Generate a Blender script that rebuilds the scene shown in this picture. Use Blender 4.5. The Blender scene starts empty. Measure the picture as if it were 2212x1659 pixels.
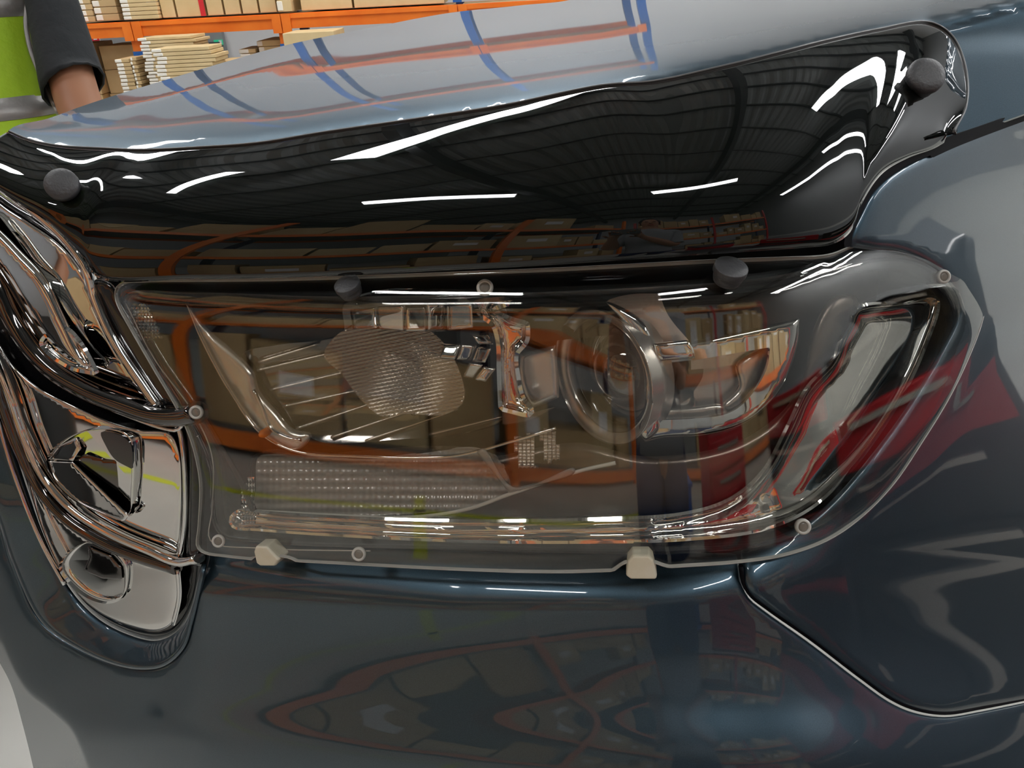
import bpy, bmesh, math, random
import numpy as np
from mathutils import Vector, Matrix
from mathutils.geometry import delaunay_2d_cdt

# ------------------------------------------------------------------ camera, world, light, exposure
W, H, FPX = 2212, 1659, 1676.0
PITCH, ROLL = math.radians(27.5), math.radians(3.0)
CAM = np.array([0, 0, 1.38])
_c, _s = math.cos(PITCH), math.sin(PITCH)
FW = np.array([0, _c, -_s]); U0 = np.array([0, _s, _c]); X0 = np.array([1., 0, 0])
RT = math.cos(ROLL)*X0 - math.sin(ROLL)*U0
UP = math.cos(ROLL)*U0 + math.sin(ROLL)*X0
scene = bpy.context.scene
C = scene.collection
cd = bpy.data.cameras.new('camera'); cam = bpy.data.objects.new('camera', cd); C.objects.link(cam)
cd.sensor_width = 36; cd.lens = 36*FPX/W; cd.clip_start = .02; cd.clip_end = 100
cam.matrix_world = Matrix(((RT[0], UP[0], -FW[0], CAM[0]), (RT[1], UP[1], -FW[1], CAM[1]), (RT[2], UP[2], -FW[2], CAM[2]), (0, 0, 0, 1)))
scene.camera = cam
scene.view_settings.view_transform = 'Standard'; scene.view_settings.look = 'None'
scene.view_settings.gamma = 1; scene.view_settings.use_curve_mapping = False
scene.view_settings.exposure = 0.42
scene.cycles.use_denoising = True
scene.cycles.max_bounces = 12; scene.cycles.transparent_max_bounces = 16
scene.cycles.sample_clamp_indirect = 8
scene.cycles.caustics_reflective = False; scene.cycles.caustics_refractive = False
world = bpy.data.worlds.new('world'); scene.world = world; world.use_nodes = True
world.node_tree.nodes['Background'].inputs[0].default_value = (.86, .93, 1, 1)
world.node_tree.nodes['Background'].inputs[1].default_value = .9
CEIL = 7.6
LIGHT_E = 24.0          # strength of the ceiling fittings' tubes

# ------------------------------------------------------------------ materials
def mat(name, col, rough=.5, metal=0, coat=0, emit=0, noise=None, bump=None, spec=.5, coat_rough=.03, tint=None):
    m = bpy.data.materials.new(name); m.use_nodes = True
    nt = m.node_tree; b = nt.nodes['Principled BSDF']
    b.inputs['Base Color'].default_value = (*col, 1)
    b.inputs['Roughness'].default_value = rough; b.inputs['Metallic'].default_value = metal
    b.inputs['Specular IOR Level'].default_value = spec
    if coat: b.inputs['Coat Weight'].default_value = coat; b.inputs['Coat Roughness'].default_value = coat_rough
    if emit: b.inputs['Emission Color'].default_value = (*col, 1); b.inputs['Emission Strength'].default_value = emit
    tc = None
    if noise or bump:
        tc = nt.nodes.new('ShaderNodeTexCoord')
    if noise:
        sc, amt, col2 = noise
        n = nt.nodes.new('ShaderNodeTexNoise'); n.inputs['Scale'].default_value = sc; n.inputs['Detail'].default_value = 6
        r = nt.nodes.new('ShaderNodeValToRGB'); r.color_ramp.elements[0].position = .5-amt/2; r.color_ramp.elements[1].position = .5+amt/2
        r.color_ramp.elements[0].color = (*col, 1); r.color_ramp.elements[1].color = (*col2, 1)
        nt.links.new(tc.outputs['Object'], n.inputs['Vector']); nt.links.new(n.outputs['Fac'], r.inputs['Fac'])
        nt.links.new(r.outputs['Color'], b.inputs['Base Color'])
    if bump:
        sc, st = bump
        n = nt.nodes.new('ShaderNodeTexNoise'); n.inputs['Scale'].default_value = sc; n.inputs['Detail'].default_value = 4
        bp = nt.nodes.new('ShaderNodeBump'); bp.inputs['Strength'].default_value = st; bp.inputs['Distance'].default_value = .01
        nt.links.new(tc.outputs['Object'], n.inputs['Vector']); nt.links.new(n.outputs['Fac'], bp.inputs['Height'])
        nt.links.new(bp.outputs['Normal'], b.inputs['Normal'])
    return m
def clear(name, tint=(1, 1, 1), ior=1.5, rough=.01, gain=1.0, haze=0.0, hazecol=(.5, .5, .45)):
    """thin clear sheet: Fresnel mix of straight-through and mirror, optional faint milky haze"""
    m = bpy.data.materials.new(name); m.use_nodes = True; nt = m.node_tree
    nt.nodes.remove(nt.nodes['Principled BSDF']); out = nt.nodes['Material Output']
    tr = nt.nodes.new('ShaderNodeBsdfTransparent'); tr.inputs[0].default_value = (*tint, 1)
    gl = nt.nodes.new('ShaderNodeBsdfGlossy'); gl.inputs['Roughness'].default_value = rough
    gl.inputs['Color'].default_value = (1, 1, 1, 1)
    fr = nt.nodes.new('ShaderNodeFresnel'); fr.inputs['IOR'].default_value = ior
    ge = nt.nodes.new('ShaderNodeNewGeometry'); iv = nt.nodes.new('ShaderNodeMapRange')     # both faces of the sheet reflect alike
    iv.inputs['To Min'].default_value = ior; iv.inputs['To Max'].default_value = 1/ior
    nt.links.new(ge.outputs['Backfacing'], iv.inputs['Value']); nt.links.new(iv.outputs['Result'], fr.inputs['IOR'])
    mu = nt.nodes.new('ShaderNodeMath'); mu.operation = 'MULTIPLY'; mu.inputs[1].default_value = gain; mu.use_clamp = True
    mx = nt.nodes.new('ShaderNodeMixShader')
    nt.links.new(fr.outputs[0], mu.inputs[0]); nt.links.new(mu.outputs[0], mx.inputs[0])
    src = tr
    if haze:
        df = nt.nodes.new('ShaderNodeBsdfDiffuse'); df.inputs[0].default_value = (*hazecol, 1)
        m2 = nt.nodes.new('ShaderNodeMixShader'); m2.inputs[0].default_value = haze
        nt.links.new(tr.outputs[0], m2.inputs[1]); nt.links.new(df.outputs[0], m2.inputs[2]); src = m2
    nt.links.new(src.outputs[0], mx.inputs[1]); nt.links.new(gl.outputs[0], mx.inputs[2])
    nt.links.new(mx.outputs[0], out.inputs['Surface'])
    return m
PAINT = mat('blue_metallic_paint', (.046, .082, .110), .42, .82, 1.0, noise=(900, .5, (.064, .110, .148)))
PAINTDARK = PAINT
GUARD = clear('smoked_acrylic', (.05, .06, .055), 1.5, .008, 1.35, .10, (.02, .022, .02))
CLEARP = clear('clear_acrylic', (.975, .975, .96), 1.5, .008, 1.0)
LENS = clear('clear_polycarbonate', (.98, .975, .965), 1.52, .02, .9)
EDGE = mat('acrylic_edge', (.42, .42, .38), .25, 0, .5)
GEDGE = mat('smoked_edge', (.10, .10, .10), .3)
CHROME = mat('chrome', (.86, .85, .83), .035, 1)
SATIN = mat('satin_aluminium', (.80, .75, .70), .26, .8)
DARKCHROME = mat('dark_chrome', (.16, .15, .145), .06, 1)
BLACKG = mat('gloss_black_plastic', (.008, .008, .009), .12, 0, .6)
BLACKM = mat('matte_black_rubber', (.045, .046, .05), .48, 0, 0, bump=(400, .15), spec=.8)
SMOKE = mat('smoky_housing', (.05, .042, .036), .22, .35)
BEZEL = mat('brown_grey_bezel', (.16, .13, .11), .25, .5)
SEAM = mat('dark_seam', (.004, .004, .006), .6, spec=.1)
WHITECLIP = mat('milky_nylon', (.72, .66, .48), .45, noise=(60, .5, (.80, .76, .62)))
PAD = mat('clear_rubber', (.62, .61, .56), .25, 0, .6)
PADIN = mat('clear_rubber_core', (.22, .20, .17), .3, 0, .4)
CONC = mat('polished_concrete', (.40, .40, .37), .35, noise=(3, .6, (.50, .50, .46)), bump=(8, .05))
WALLM = mat('white_wall_panel', (.78, .79, .80), .6)
GREYM = mat('grey_door_frame', (.32, .33, .34), .5)
DARKGL = mat('dark_door_glass', (.08, .085, .09), .15)
ROOF = mat('corrugated_roof_sheet', (.34, .36, .37), .5, .2)
STEEL = mat('roof_steel', (.09, .10, .11), .5, .2)
ORANGE = mat('orange_rack_paint', (.80, .16, .015), .35, noise=(4, .3, (.88, .22, .025)))
NAVY = mat('navy_rack_paint', (.012, .03, .12), .4)
BLUE = mat('blue_rack_paint', (.02, .12, .42), .4)
RED = mat('red_rack_paint', (.55, .02, .03), .4)
CARD = mat('brown_cardboard', (.50, .35, .17), .75, noise=(6, .6, (.60, .44, .23)))
CARD2 = mat('pale_cardboard', (.60, .45, .23), .75, noise=(6, .6, (.70, .55, .31)))
TAPEW = mat('white_carton_end', (.85, .82, .74), .6)
TAPER = mat('red_tape', (.60, .03, .04), .4)
HIVIS = mat('hi_vis_yellow', (.52, .80, .03), .65, noise=(9, .7, (.38, .64, .02)), bump=(14, 1.0))
REFLECT = mat('silver_reflective_band', (.36, .35, .34), .45, .4, bump=(18, .5))
BLACKT = mat('black_shirt', (.012, .015, .018), .85, bump=(20, .4))
SKIN = mat('skin', (.50, .24, .14), .5)
HAIR = mat('dark_hair', (.015, .01, .008), .6)
DENIM = mat('dark_denim', (.03, .045, .10), .8)
GREYT = mat('grey_shirt', (.32, .33, .35), .8, bump=(15, .4))
SHOE = mat('black_shoe', (.02, .02, .02), .5)
WHITEE = mat('tube_light', (1, 1, 1), .5, emit=LIGHT_E)
SIGNG = mat('green_exit_sign', (.02, .35, .18), .4, emit=.5)
SIGNR = mat('red_fire_sign', (.75, .02, .06), .4)
WHITEP = mat('white_print', (.9, .9, .9), .5)
YELLOW = mat('yellow_tape', (.55, .62, .03), .5)

# ------------------------------------------------------------------ geometry helpers
def ray(px, py):
    px = np.asarray(px, float); py = np.asarray(py, float)
    return ((px-W/2)/FPX)[..., None]*RT + ((H/2-py)/FPX)[..., None]*UP + FW
def at(px, py, t): return CAM + ray(px, py)*np.asarray(t, float)[..., None]
class TPS:
    """smooth surface through measured points (px, py, distance); flat panels stay flat (1/t is affine)"""
    def __init__(s, pts, lam=0.0):
        p = np.array(pts, float); s.x = p[:, :2]/1000; w = 1/p[:, 2]; n = len(p)
        K = s.k(s.x, s.x) + lam*np.eye(n); P = np.c_[np.ones(n), s.x]
        A = np.block([[K, P], [P.T, np.zeros((3, 3))]])
        s.c = np.linalg.solve(A, np.r_[w, np.zeros(3)])
    def k(s, a, b):
        d2 = ((a[:, None]-b[None])**2).sum(-1)
        return .5*d2*np.log(d2+1e-12)
    def __call__(s, px, py):
        q = np.c_[np.ravel(px), np.ravel(py)]/1000
        w = s.k(q, s.x)@s.c[:-3] + s.c[-3] + q@s.c[-2:]
        return (1/w).reshape(np.shape(px))
def cr(pts, closed=False, n=8):
    """Catmull-Rom through points; a point given twice is a sharp corner"""
    pts = [np.array(p, float) for p in pts]; N = len(pts); out = []
    for i in range(N if closed else N-1):
        p1, p2 = pts[i], pts[(i+1) % N]
        if np.allclose(p1, p2): continue
        p0 = pts[i-1] if (closed or i > 0) else p1
        p3 = pts[(i+2) % N] if (closed or i+2 < N) else p2
        if np.allclose(p0, p1): p0 = p1-(p2-p1)
        if np.allclose(p3, p2): p3 = p2+(p2-p1)
        d = [max(np.linalg.norm(b-a), 1e-9)**.5 for a, b in ((p0, p1), (p1, p2), (p2, p3))]
        m1 = d[1]*((p1-p0)/d[0]-(p2-p0)/(d[0]+d[1])+(p2-p1)/d[1])
        m2 = d[1]*((p2-p1)/d[1]-(p3-p1)/(d[1]+d[2])+(p3-p2)/d[2])
        for k in range(n):
            u = k/n
            out.append((2*u**3-3*u**2+1)*p1+(u**3-2*u**2+u)*m1+(-2*u**3+3*u**2)*p2+(u**3-u**2)*m2)
    if not closed: out.append(pts[-1])
    return np.array(out)
def resample(c, step, closed=False):
    q = np.vstack([c, c[:1]]) if closed else c
    L = np.r_[0, np.cumsum(np.linalg.norm(np.diff(q, axis=0), axis=1))]
    n = max(3, int(round(L[-1]/step)))
    u = np.linspace(0, L[-1], n+1)
    r = np.stack([np.interp(u, L, q[:, k]) for k in range(q.shape[1])], 1)
    return r[:-1] if closed else r
def inside(P, poly):
    x, y = P[:, 0], P[:, 1]; r = np.zeros(len(P), bool)
    a = poly; b = np.roll(poly, -1, 0)
    for (x1, y1), (x2, y2) in zip(a, b):
        c = ((y1 > y) != (y2 > y)) & (x < (x2-x1)*(y-y1)/(y2-y1+1e-12)+x1)
        r ^= c
    return r
def edgedist(P, poly, closed=True):
    a = poly if closed else poly[:-1]; b = np.roll(poly, -1, 0) if closed else poly[1:]
    d = np.full(len(P), 1e9)
    for p, q in zip(a, b):
        e = q-p; L = max((e*e).sum(), 1e-9)
        u = np.clip(((P-p)@e)/L, 0, 1)
        d = np.minimum(d, np.linalg.norm(P-p-u[:, None]*e, axis=1))
    return d
def link(name, me, parent=None, **kw):
    o = bpy.data.objects.new(name, me); C.objects.link(o)
    if parent is not None: o.parent = parent
    for k, v in kw.items(): o[k] = v
    return o
def mesh(name, V, F, m, smooth=False, parent=None, mats=None, mi=None, **kw):
    me = bpy.data.meshes.new(name); me.from_pydata([tuple(map(float, v)) for v in V], [], [tuple(map(int, f)) for f in F])
    me.materials.append(m)
    for x in (mats or []): me.materials.append(x)
    if mi is not None: me.polygons.foreach_set('material_index', np.array(mi, np.int32))
    if smooth is True: me.polygons.foreach_set('use_smooth', np.ones(len(F), bool))
    elif smooth is not False: me.polygons.foreach_set('use_smooth', np.array(smooth, bool))
    me.update()
    return link(name, me, parent, **kw)
def empty(name, label, cat, loc=(0, 0, 0), group=None, parent=None):
    o = bpy.data.objects.new(name, None); C.objects.link(o); o.location = loc; o.empty_display_size = .05
    if label: o['label'] = label
    if cat: o['category'] = cat
    if group: o['group'] = group
    if parent: o.parent = parent
    return o
def settle(root):
    """keep world positions of children although the root Empty stands at the thing's base"""
    m = Matrix.Translation(-root.location)
    for c in root.children: c.matrix_parent_inverse = m
def sheet(name, m, outline, tf, step=12, thick=.003, off=0.0, pillow=None, parent=None, edge=None, holes=(), raw=False, bumpf=None, grid=None, **kw):
    """curved sheet with real thickness: outline measured in the photo, laid on the surface tf"""
    ol = resample(np.array(outline, float) if raw else cr(outline, True), step, True)
    hs = [resample(cr(h, True), step, True) for h in holes]
    g = grid or step
    x0, y0 = ol.min(0); x1, y1 = ol.max(0)
    gx, gy = np.meshgrid(np.arange(x0, x1, g), np.arange(y0, y1, g*.92))
    gx = gx + (np.arange(gx.shape[0]) % 2)[:, None]*g*.5
    G = np.c_[gx.ravel(), gy.ravel()]
    G = G[inside(G, ol)]; G = G[edgedist(G, ol) > g*.55]
    for h in hs: G = G[~inside(G, h)]; G = G[edgedist(G, h) > g*.55]
    extra = []
    if pillow:                                        # rings that carry the rolled edge
        w = pillow[0]
        cen = ol.mean(0)
        a = np.roll(ol, -1, 0)-np.roll(ol, 1, 0); nn = np.c_[-a[:, 1], a[:, 0]]; nn /= np.linalg.norm(nn, axis=1)[:, None]+1e-9
        if not inside(ol[:1]+nn[:1]*.7, ol)[0]: nn = -nn
        for fr in (.12, .35, .7):
            R = ol+nn*w*fr; R = R[inside(R, ol)]; R = R[edgedist(R, ol) > w*fr*.93]; extra.append(R)
        G = G[edgedist(G, ol) > w*.7+g*.4]
    loops = [ol]+hs; V = list(map(tuple, ol)); E = [(i, (i+1) % len(ol)) for i in range(len(ol))]
    for h in hs:
        b = len(V); V += list(map(tuple, h)); E += [(b+i, b+(i+1) % len(h)) for i in range(len(h))]
    nb = len(V)
    V += list(map(tuple, G))
    for R in extra: V += list(map(tuple, R))
    r = delaunay_2d_cdt([Vector(v) for v in V], E, [], 0, 1e-4)
    P = np.array([tuple(v) for v in r[0]]); F = np.array([f for f in r[2] if len(f) == 3])
    cen = P[F].mean(1); k = inside(cen, ol)
    for h in hs: k &= ~inside(cen, h)
    F = F[k]
    ar = np.cross(P[F[:, 1]]-P[F[:, 0]], P[F[:, 2]]-P[F[:, 0]])
    F[ar > 0] = F[ar > 0][:, ::-1]                   # face the camera side
    F = F[np.abs(ar) > 1e-6]
    t = tf(P[:, 0], P[:, 1])+off
    if pillow:
        w, hgt = pillow; d = np.clip(edgedist(P, ol)/w, 0, 1)
        t = t - hgt*np.sqrt(np.clip(1-(1-d)**2, 0, 1))
    if bumpf is not None: t = t + bumpf(P[:, 0], P[:, 1])
    X = at(P[:, 0], P[:, 1], t)
    # vertex normals
    fn = np.cross(X[F[:, 1]]-X[F[:, 0]], X[F[:, 2]]-X[F[:, 0]]); vn = np.zeros_like(X)
    for j in range(3): np.add.at(vn, F[:, j], fn)
    vn /= np.linalg.norm(vn, axis=1)[:, None]+1e-12
    if (vn*(X-CAM)).sum() > 0: F = F[:, ::-1]; vn = -vn
    B = X-vn*thick; n = len(X)
    VV = [X, B]; FF = [tuple(f) for f in F]+[tuple(x+n for x in f[::-1]) for f in F]; sm = [True]*(2*len(F)); mi = [0]*(2*len(F))
    cnt = {}
    for f in F:
        for a, b in ((f[0], f[1]), (f[1], f[2]), (f[2], f[0])): cnt[(a, b)] = 1
    rim = [(a, b) for (a, b) in cnt if (b, a) not in cnt]
    used = sorted({a for e in rim for a in e}); idx = {a: 2*n+i for i, a in enumerate(used)}; mU = len(used)
    VV += [X[used], B[used]]
    for a, b in rim:
        FF.append((idx[b], idx[a], idx[a]+mU, idx[b]+mU)); sm.append(True); mi.append(1 if edge else 0)
    return mesh(name, np.vstack(VV), FF, m, sm, parent, [edge] if edge else None, mi, **kw)
def loft(name, rows, m, closed=False, caps=False, parent=None, smooth=True, thick=0, **kw):
    R = np.array(rows); a, b = R.shape[:2]; V = R.reshape(-1, 3); F = []
    for i in range(a-1):
        for j in range(b if closed else b-1):
            k = (j+1) % b
            F.append((i*b+j, i*b+k, (i+1)*b+k, (i+1)*b+j))
    sm = [smooth]*len(F)
    if caps:
        F.append(tuple(range(b))[::-1]); F.append(tuple((a-1)*b+j for j in range(b))); sm += [False, False]
    o = mesh(name, V, F, m, sm, parent, **kw)
    if thick:
        s = o.modifiers.new('s', 'SOLIDIFY'); s.thickness = thick; s.offset = -1
    return o
def sweep(name, path, m, w=.006, h=.006, parent=None, n=10, flat=1.0, taper=None, nrm=None, **kw):
    """bar along a 3D path with an elliptical section: w across the surface, h towards the viewer"""
    P = np.array(path); T = np.gradient(P, axis=0); T /= np.linalg.norm(T, axis=1)[:, None]+1e-12
    rows = []
    for i, (p, t) in enumerate(zip(P, T)):
        nv = (CAM-p) if nrm is None else np.array(nrm, float); nv = nv-t*(nv@t); nv /= np.linalg.norm(nv)
        a = np.cross(t, nv); k = 1 if taper is None else taper(i/(len(P)-1))
        rows.append([p+a*w*k*np.cos(q)+nv*h*k*np.sin(q) for q in np.linspace(0, 2*math.pi, n, endpoint=False)])
    return loft(name, rows, m, True, True, parent, **kw)
def pxsweep(name, pts, tf, m, w, h, off=0.0, parent=None, step=12, **kw):
    c = resample(cr(pts), step); return sweep(name, at(c[:, 0], c[:, 1], tf(c[:, 0], c[:, 1])+off), m, w, h, parent, **kw)
def frame_at(px, py, tf, off=0.0):
    t = lambda x, y: at(np.array([x], float), np.array([y], float), tf(np.array([x], float), np.array([y], float))+off)[0]
    p = t(px, py); a = t(px+8, py)-p; b = t(px, py+8)-p
    n = np.cross(a, b); n /= np.linalg.norm(n)
    if n@(CAM-p) < 0: n = -n
    a /= np.linalg.norm(a); b = np.cross(n, a)
    return p, a, b, n
def lathe(name, prof, p, a, b, n, m, seg=28, parent=None, **kw):
    rows = [[p+(a*math.cos(q)+b*math.sin(q))*r+n*z for q in np.linspace(0, 2*math.pi, seg, endpoint=False)] for r, z in prof]
    return loft(name, rows, m, True, True, parent, **kw)
def box(name, c, ax, size, m, parent=None, bev=0, **kw):
    """box with centre c, axes ax (3 unit vectors), full sizes"""
    c = np.array(c, float); A = [np.array(v, float) for v in ax]; s = np.array(size)/2
    if bev: 
        V = []; F = []
        bm = bmesh.new(); bmesh.ops.create_cube(bm, size=1)
        for v in bm.verts: v.co = Vector((v.co.x*size[0], v.co.y*size[1], v.co.z*size[2]))
        bmesh.ops.bevel(bm, geom=list(bm.edges), offset=bev, segments=2, profile=.5, affect='EDGES')
        V = [c+A[0]*v.co.x+A[1]*v.co.y+A[2]*v.co.z for v in bm.verts]; F = [[v.index for v in f.verts] for f in bm.faces]
        bm.free()
        return mesh(name, V, F, m, False, parent, **kw)
    V = [c+A[0]*s[0]*i+A[1]*s[1]*j+A[2]*s[2]*k for i in (-1, 1) for j in (-1, 1) for k in (-1, 1)]
    F = [(0, 1, 3, 2), (4, 6, 7, 5), (0, 4, 5, 1), (2, 3, 7, 6), (0, 2, 6, 4), (1, 5, 7, 3)]
    return mesh(name, V, F, m, False, parent, **kw)
XYZ = (np.array([1., 0, 0]), np.array([0, 1., 0]), np.array([0, 0, 1.]))

# ------------------------------------------------------------------ the setting: warehouse
def struct(name, *a, **k):
    o = box(name, *a, **k); o['kind'] = 'structure'; return o
struct('floor', (0, 1, -.05), XYZ, (22, 26, .1), CONC)
struct('wall_back', (0, 13.6, 3.8), XYZ, (22, .2, 7.8), WALLM)
DWALL = mat('grey_side_wall', (.30, .31, .32), .6)
struct('wall_right', (11, 1, 3.8), XYZ, (.2, 26, 7.8), DWALL)
struct('wall_left', (-11, 1, 3.8), XYZ, (.2, 26, 7.8), DWALL)
struct('wall_rear', (0, -12, 3.8), XYZ, (22, .2, 7.8), WALLM)
# corrugated roof: ribs run across, real folded sheet
def corrugated():
    xs = np.arange(-11, 11.01, .095); V = []; F = []
    for i, x in enumerate(xs):
        z = CEIL + (.05 if (i//2) % 2 else 0)
        V += [(x, -12, z), (x, 14, z)]
    for i in range(len(xs)-1): F.append((2*i, 2*i+1, 2*i+3, 2*i+2))
    o = mesh('ceiling', V, F, ROOF); o['kind'] = 'structure'; return o
ceiling = corrugated()
for k in range(14):
    box('purlin', (0, -11+k*1.85, CEIL-.12), XYZ, (22, .08, .22), STEEL, ceiling)
for k in range(4):
    box('rafter', (-9+k*6, 1, CEIL-.45), XYZ, (.2, 26, .45), STEEL, ceiling)

# ceiling light fittings: long tubes in pairs  (x, y, heading degrees, length)
LIGHTS = []
def ceiling_light(x, y, ang, L, label, z=CEIL-.75, w=.34):
    a = math.radians(ang); ax = (np.array([math.cos(a), math.sin(a), 0]), np.array([-math.sin(a), math.cos(a), 0]), XYZ[2])
    r = empty('ceiling_light', label, 'light', (x, y, z), group='long ceiling light fittings')
    I = ((0, 0, 0)); 
    c = np.array([x, y, z])
    box('fitting_body', c+[0, 0, .05], ax, (L, w, .06), GREYM, r)
    box('tube', c-[0, 0, .005], ax, (L*.99, w*.92, .05), WHITEE, r)
    for s in (-1, 1): sweep('suspension_wire', np.linspace(c+ax[0]*s*L*.4+[0, 0, .07], [c[0]+ax[0][0]*s*L*.4, c[1]+ax[0][1]*s*L*.4, CEIL], 3), STEEL, .006, .006, r, n=5)
    settle(r)
for x, y, a, L, w, z, where in [
    (-1.35, 6.3, 48, 7.2, .62, CEIL-.75, 'long wide white light fitting hanging over the bonnet'), (-6.4, 7.4, 84, 6.0, .28, CEIL-.75, 'white light fitting at the far left of the warehouse'),
    (-5.9, 3.3, 40, 2.4, .22, CEIL-.75, 'short white light fitting left of the truck'), (6.7, 6.1, 76, 5.6, .5, CEIL-.75, 'white light fitting over the far right of the warehouse'),
    (-4.4, -1.4, -30, 2.8, .4, CEIL-.75, 'short white light fitting over the orange rear rack'), (9.4, .5, 86, 8.0, .45, 5.4, 'long low white light fitting along the right wall'),
    (2.6, -3.2, 20, 4.0, .4, CEIL-.75, 'white light fitting over the red rear rack'), (8.6, 3.5, 84, 5.0, .3, 5.9, 'second low white light fitting near the right wall')]:
    ceiling_light(x, y, a, L, where, z, w)

# ------------------------------------------------------------------ pallet rack in the background
TR = 8.0
pA = at(290, 64, TR); pC = at(1000, 18, TR)
zb = (pA[2]+pC[2])/2
def rackz(z0, px):                                     # point of the rack's front plane under a pixel column at height z0
    return None
d = pC-pA; d[2] = 0; RD = d/np.linalg.norm(d); RN = np.array([-RD[1], RD[0], 0])   # along the rack, away from the camera
if RN[1] < 0: RN = -RN
RA = np.array([pA[0], pA[1], 0])
def rk(px, py, back=0.0):
    """(along, z) on the vertical plane of the rack front, `back` metres behind it"""
    r = ray(px, py); o = RA+RN*back
    t = ((o-CAM)@RN)/(r@RN); p = CAM+r*t
    return (p-RA)@RD, p[2]
def rp(u, b, z): return RA+RD*u+RN*b+np.array([0, 0, z])
RAX = (RD, RN, XYZ[2])
rack = empty('pallet_rack', 'orange and navy pallet rack against the far white wall', 'rack', tuple(rp(0, 0, 0)))
u1, zt = rk(290, 46); _, zbm = rk(290, 79)
ubay = [rk(px, 60)[0] for px in (-60, 290, 613, 992, 1370)]
pl = []
for i, u in enumerate(ubay):
    for b, mm in ((0.0, ORANGE), (1.0, NAVY)):
        box('upright', rp(u, b, zt/2), RAX, (.10, .08, zt), mm, rack); z5 = zt+.53 if i in (1, 2) and b == 0 else zt+.02; box('upright', rp(u, b, (z5+5.2)/2), RAX, (.09, .07, 5.2-z5), BLUE, rack)
        box('foot_plate', rp(u, b, .01), RAX, (.16, .14, .02), STEEL, rack)
    box('blue_guard', rp(u, -.045, zbm-.22), RAX, (.11, .012, .16), BLUE, rack)
    for k in range(2):
        z0 = .25+k*.42
        p0, p1 = rp(u, .04, z0), rp(u, .96, z0+.4)
        if k % 2: p0, p1 = rp(u, .96, z0), rp(u, .04, z0+.4)
        sweep('brace', np.linspace(p0, p1, 3), STEEL, .015, .015, rack, n=6)
zlev = [(.16, .12), ((zt+zbm)/2, zt-zbm), (2.75, .13), (4.3, .13)]
for z, hh in zlev:
    for i in range(len(ubay)-1):
        L = ubay[i+1]-ubay[i]-.1; um = (ubay[i]+ubay[i+1])/2
        for b in (0.0, 1.0):
            box('beam', rp(um, b-.02, z), RAX, (L, .05, hh), ORANGE, rack)
            box('beam_lip', rp(um, b-.05, z+hh*.32), RAX, (L, .02, hh*.28), ORANGE, rack)
        for s in (-1, 1): box('beam_bracket', rp(um+s*L/2, -.06, z-.02), RAX, (.09, .02, hh*1.25), ORANGE, rack)
        box('shelf_deck', rp(um, .5, z+hh/2-.012), RAX, (L, .92, .02), CARD, rack)
settle(rack)

random.seed(4)
def carton(px0, px1, py0, py1, back, depth, label, group, m=CARD, ends=0.0, u01=None, z01=None, tape=None, name='carton'):
    if u01 is None:
        u0 = rk(px0, (py0+py1)/2, back)[0]; u1 = rk(px1, (py0+py1)/2, back)[0]
    else: u0, u1 = u01
    if z01 is None:
        pm = (px0+px1)/2; za = rk(pm, py1, back)[1]; zc = rk(pm, py0, back)[1]
    else: za, zc = z01
    c = rp((u0+u1)/2, back+depth/2, (za+zc)/2)
    r = empty(name, label, 'carton', tuple(rp((u0+u1)/2, back+depth/2, za)), group)
    b = box('body', c, RAX, (u1-u0, depth, zc-za-.004), m, r, bev=.004)
    if ends:
        w = (u1-u0)*ends
        box('taped_end', rp(u0+w/2-.004, back+depth/2-.006, (za+zc)/2), RAX, (w, depth, (zc-za)*.80), TAPEW, r, bev=.006)
    if tape:
        box('tape_strip', rp(u0+(u1-u0)*tape[0], back-.004, (za+zc)/2), RAX, (.05, .008, zc-za), tape[1], r)
    settle(r)
    return r
def stack(px0, px1, pyt, pyb, n, back, depth, ends, label, group, jit=.006, m=CARD, lean=0, z01=None):
    um = (px0+px1)/2
    za, zc = (rk(um, pyb, back)[1], rk(um, pyt, back)[1]) if z01 is None else z01
    u0, u1 = rk(px0, (pyt+pyb)/2, back)[0], rk(px1, (pyt+pyb)/2, back)[0]
    h = (zc-za)/n
    for k in range(n):
        j = random.uniform(-jit, jit)*3
        lb = label if n > 2 else label
        carton(0, 0, 0, 0, back, depth+random.uniform(-.01, .01), lb, group, m, ends, u01=(u0+j, u1+j*1.5), z01=(za+k*h, za+(k+1)*h))
ztop = zt+.0
zf = .235                                             # top of the lowest shelf
def zat(px, py, back): return rk(px, py, back)[1]
# lower level, standing on the lowest beams
stack(290, 408, 80, 0, 34, -.54, .45, .17, 'flat brown carton with white end in the tallest stack below the orange beam', 'flat cartons in the tall stack under the beam', z01=(.002, zat(340, 80, -.54)), m=CARD2)
stack(318, 446, 103, 0, 28, -1.0, .40, .17, 'flat brown carton with white end in the stack in front of the tallest one', 'flat cartons in the front stack under the beam', z01=(.002, zat(380, 103, -1.0)), m=CARD2)
stack(232, 262, 128, 0, 24, -.54, .4, .5, 'small white-ended carton in the narrow column left of the tall stacks', 'small cartons left of the tall stacks', jit=.0015, z01=(.002, zat(250, 128, -.54)))
stack(265, 276, 124, 0, 24, -.54, .4, .4, 'small carton in the second narrow column left of the tall stacks', 'small cartons beside the tall stack', jit=.0015, z01=(.002, zat(275, 124, -.54)))
stack(196, 280, 98, 0, 3, .25, .6, 0, 'large plain carton in shade behind the narrow columns of small cartons', 'large plain cartons in shade', z01=(zf, zat(240, 98, .25)))
stack(60, 180, 98, 0, 3, .1, .6, 0, 'large plain carton on the lowest shelf behind the person', 'large cartons behind the person', z01=(zf, zat(120, 98, .1)))
stack(448, 478, 134, 0, 11, -.62, .5, .6, 'low white-ended carton right of the front stack', 'low cartons right of the front stack', z01=(.002, zat(460, 134, -.62)))
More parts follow.
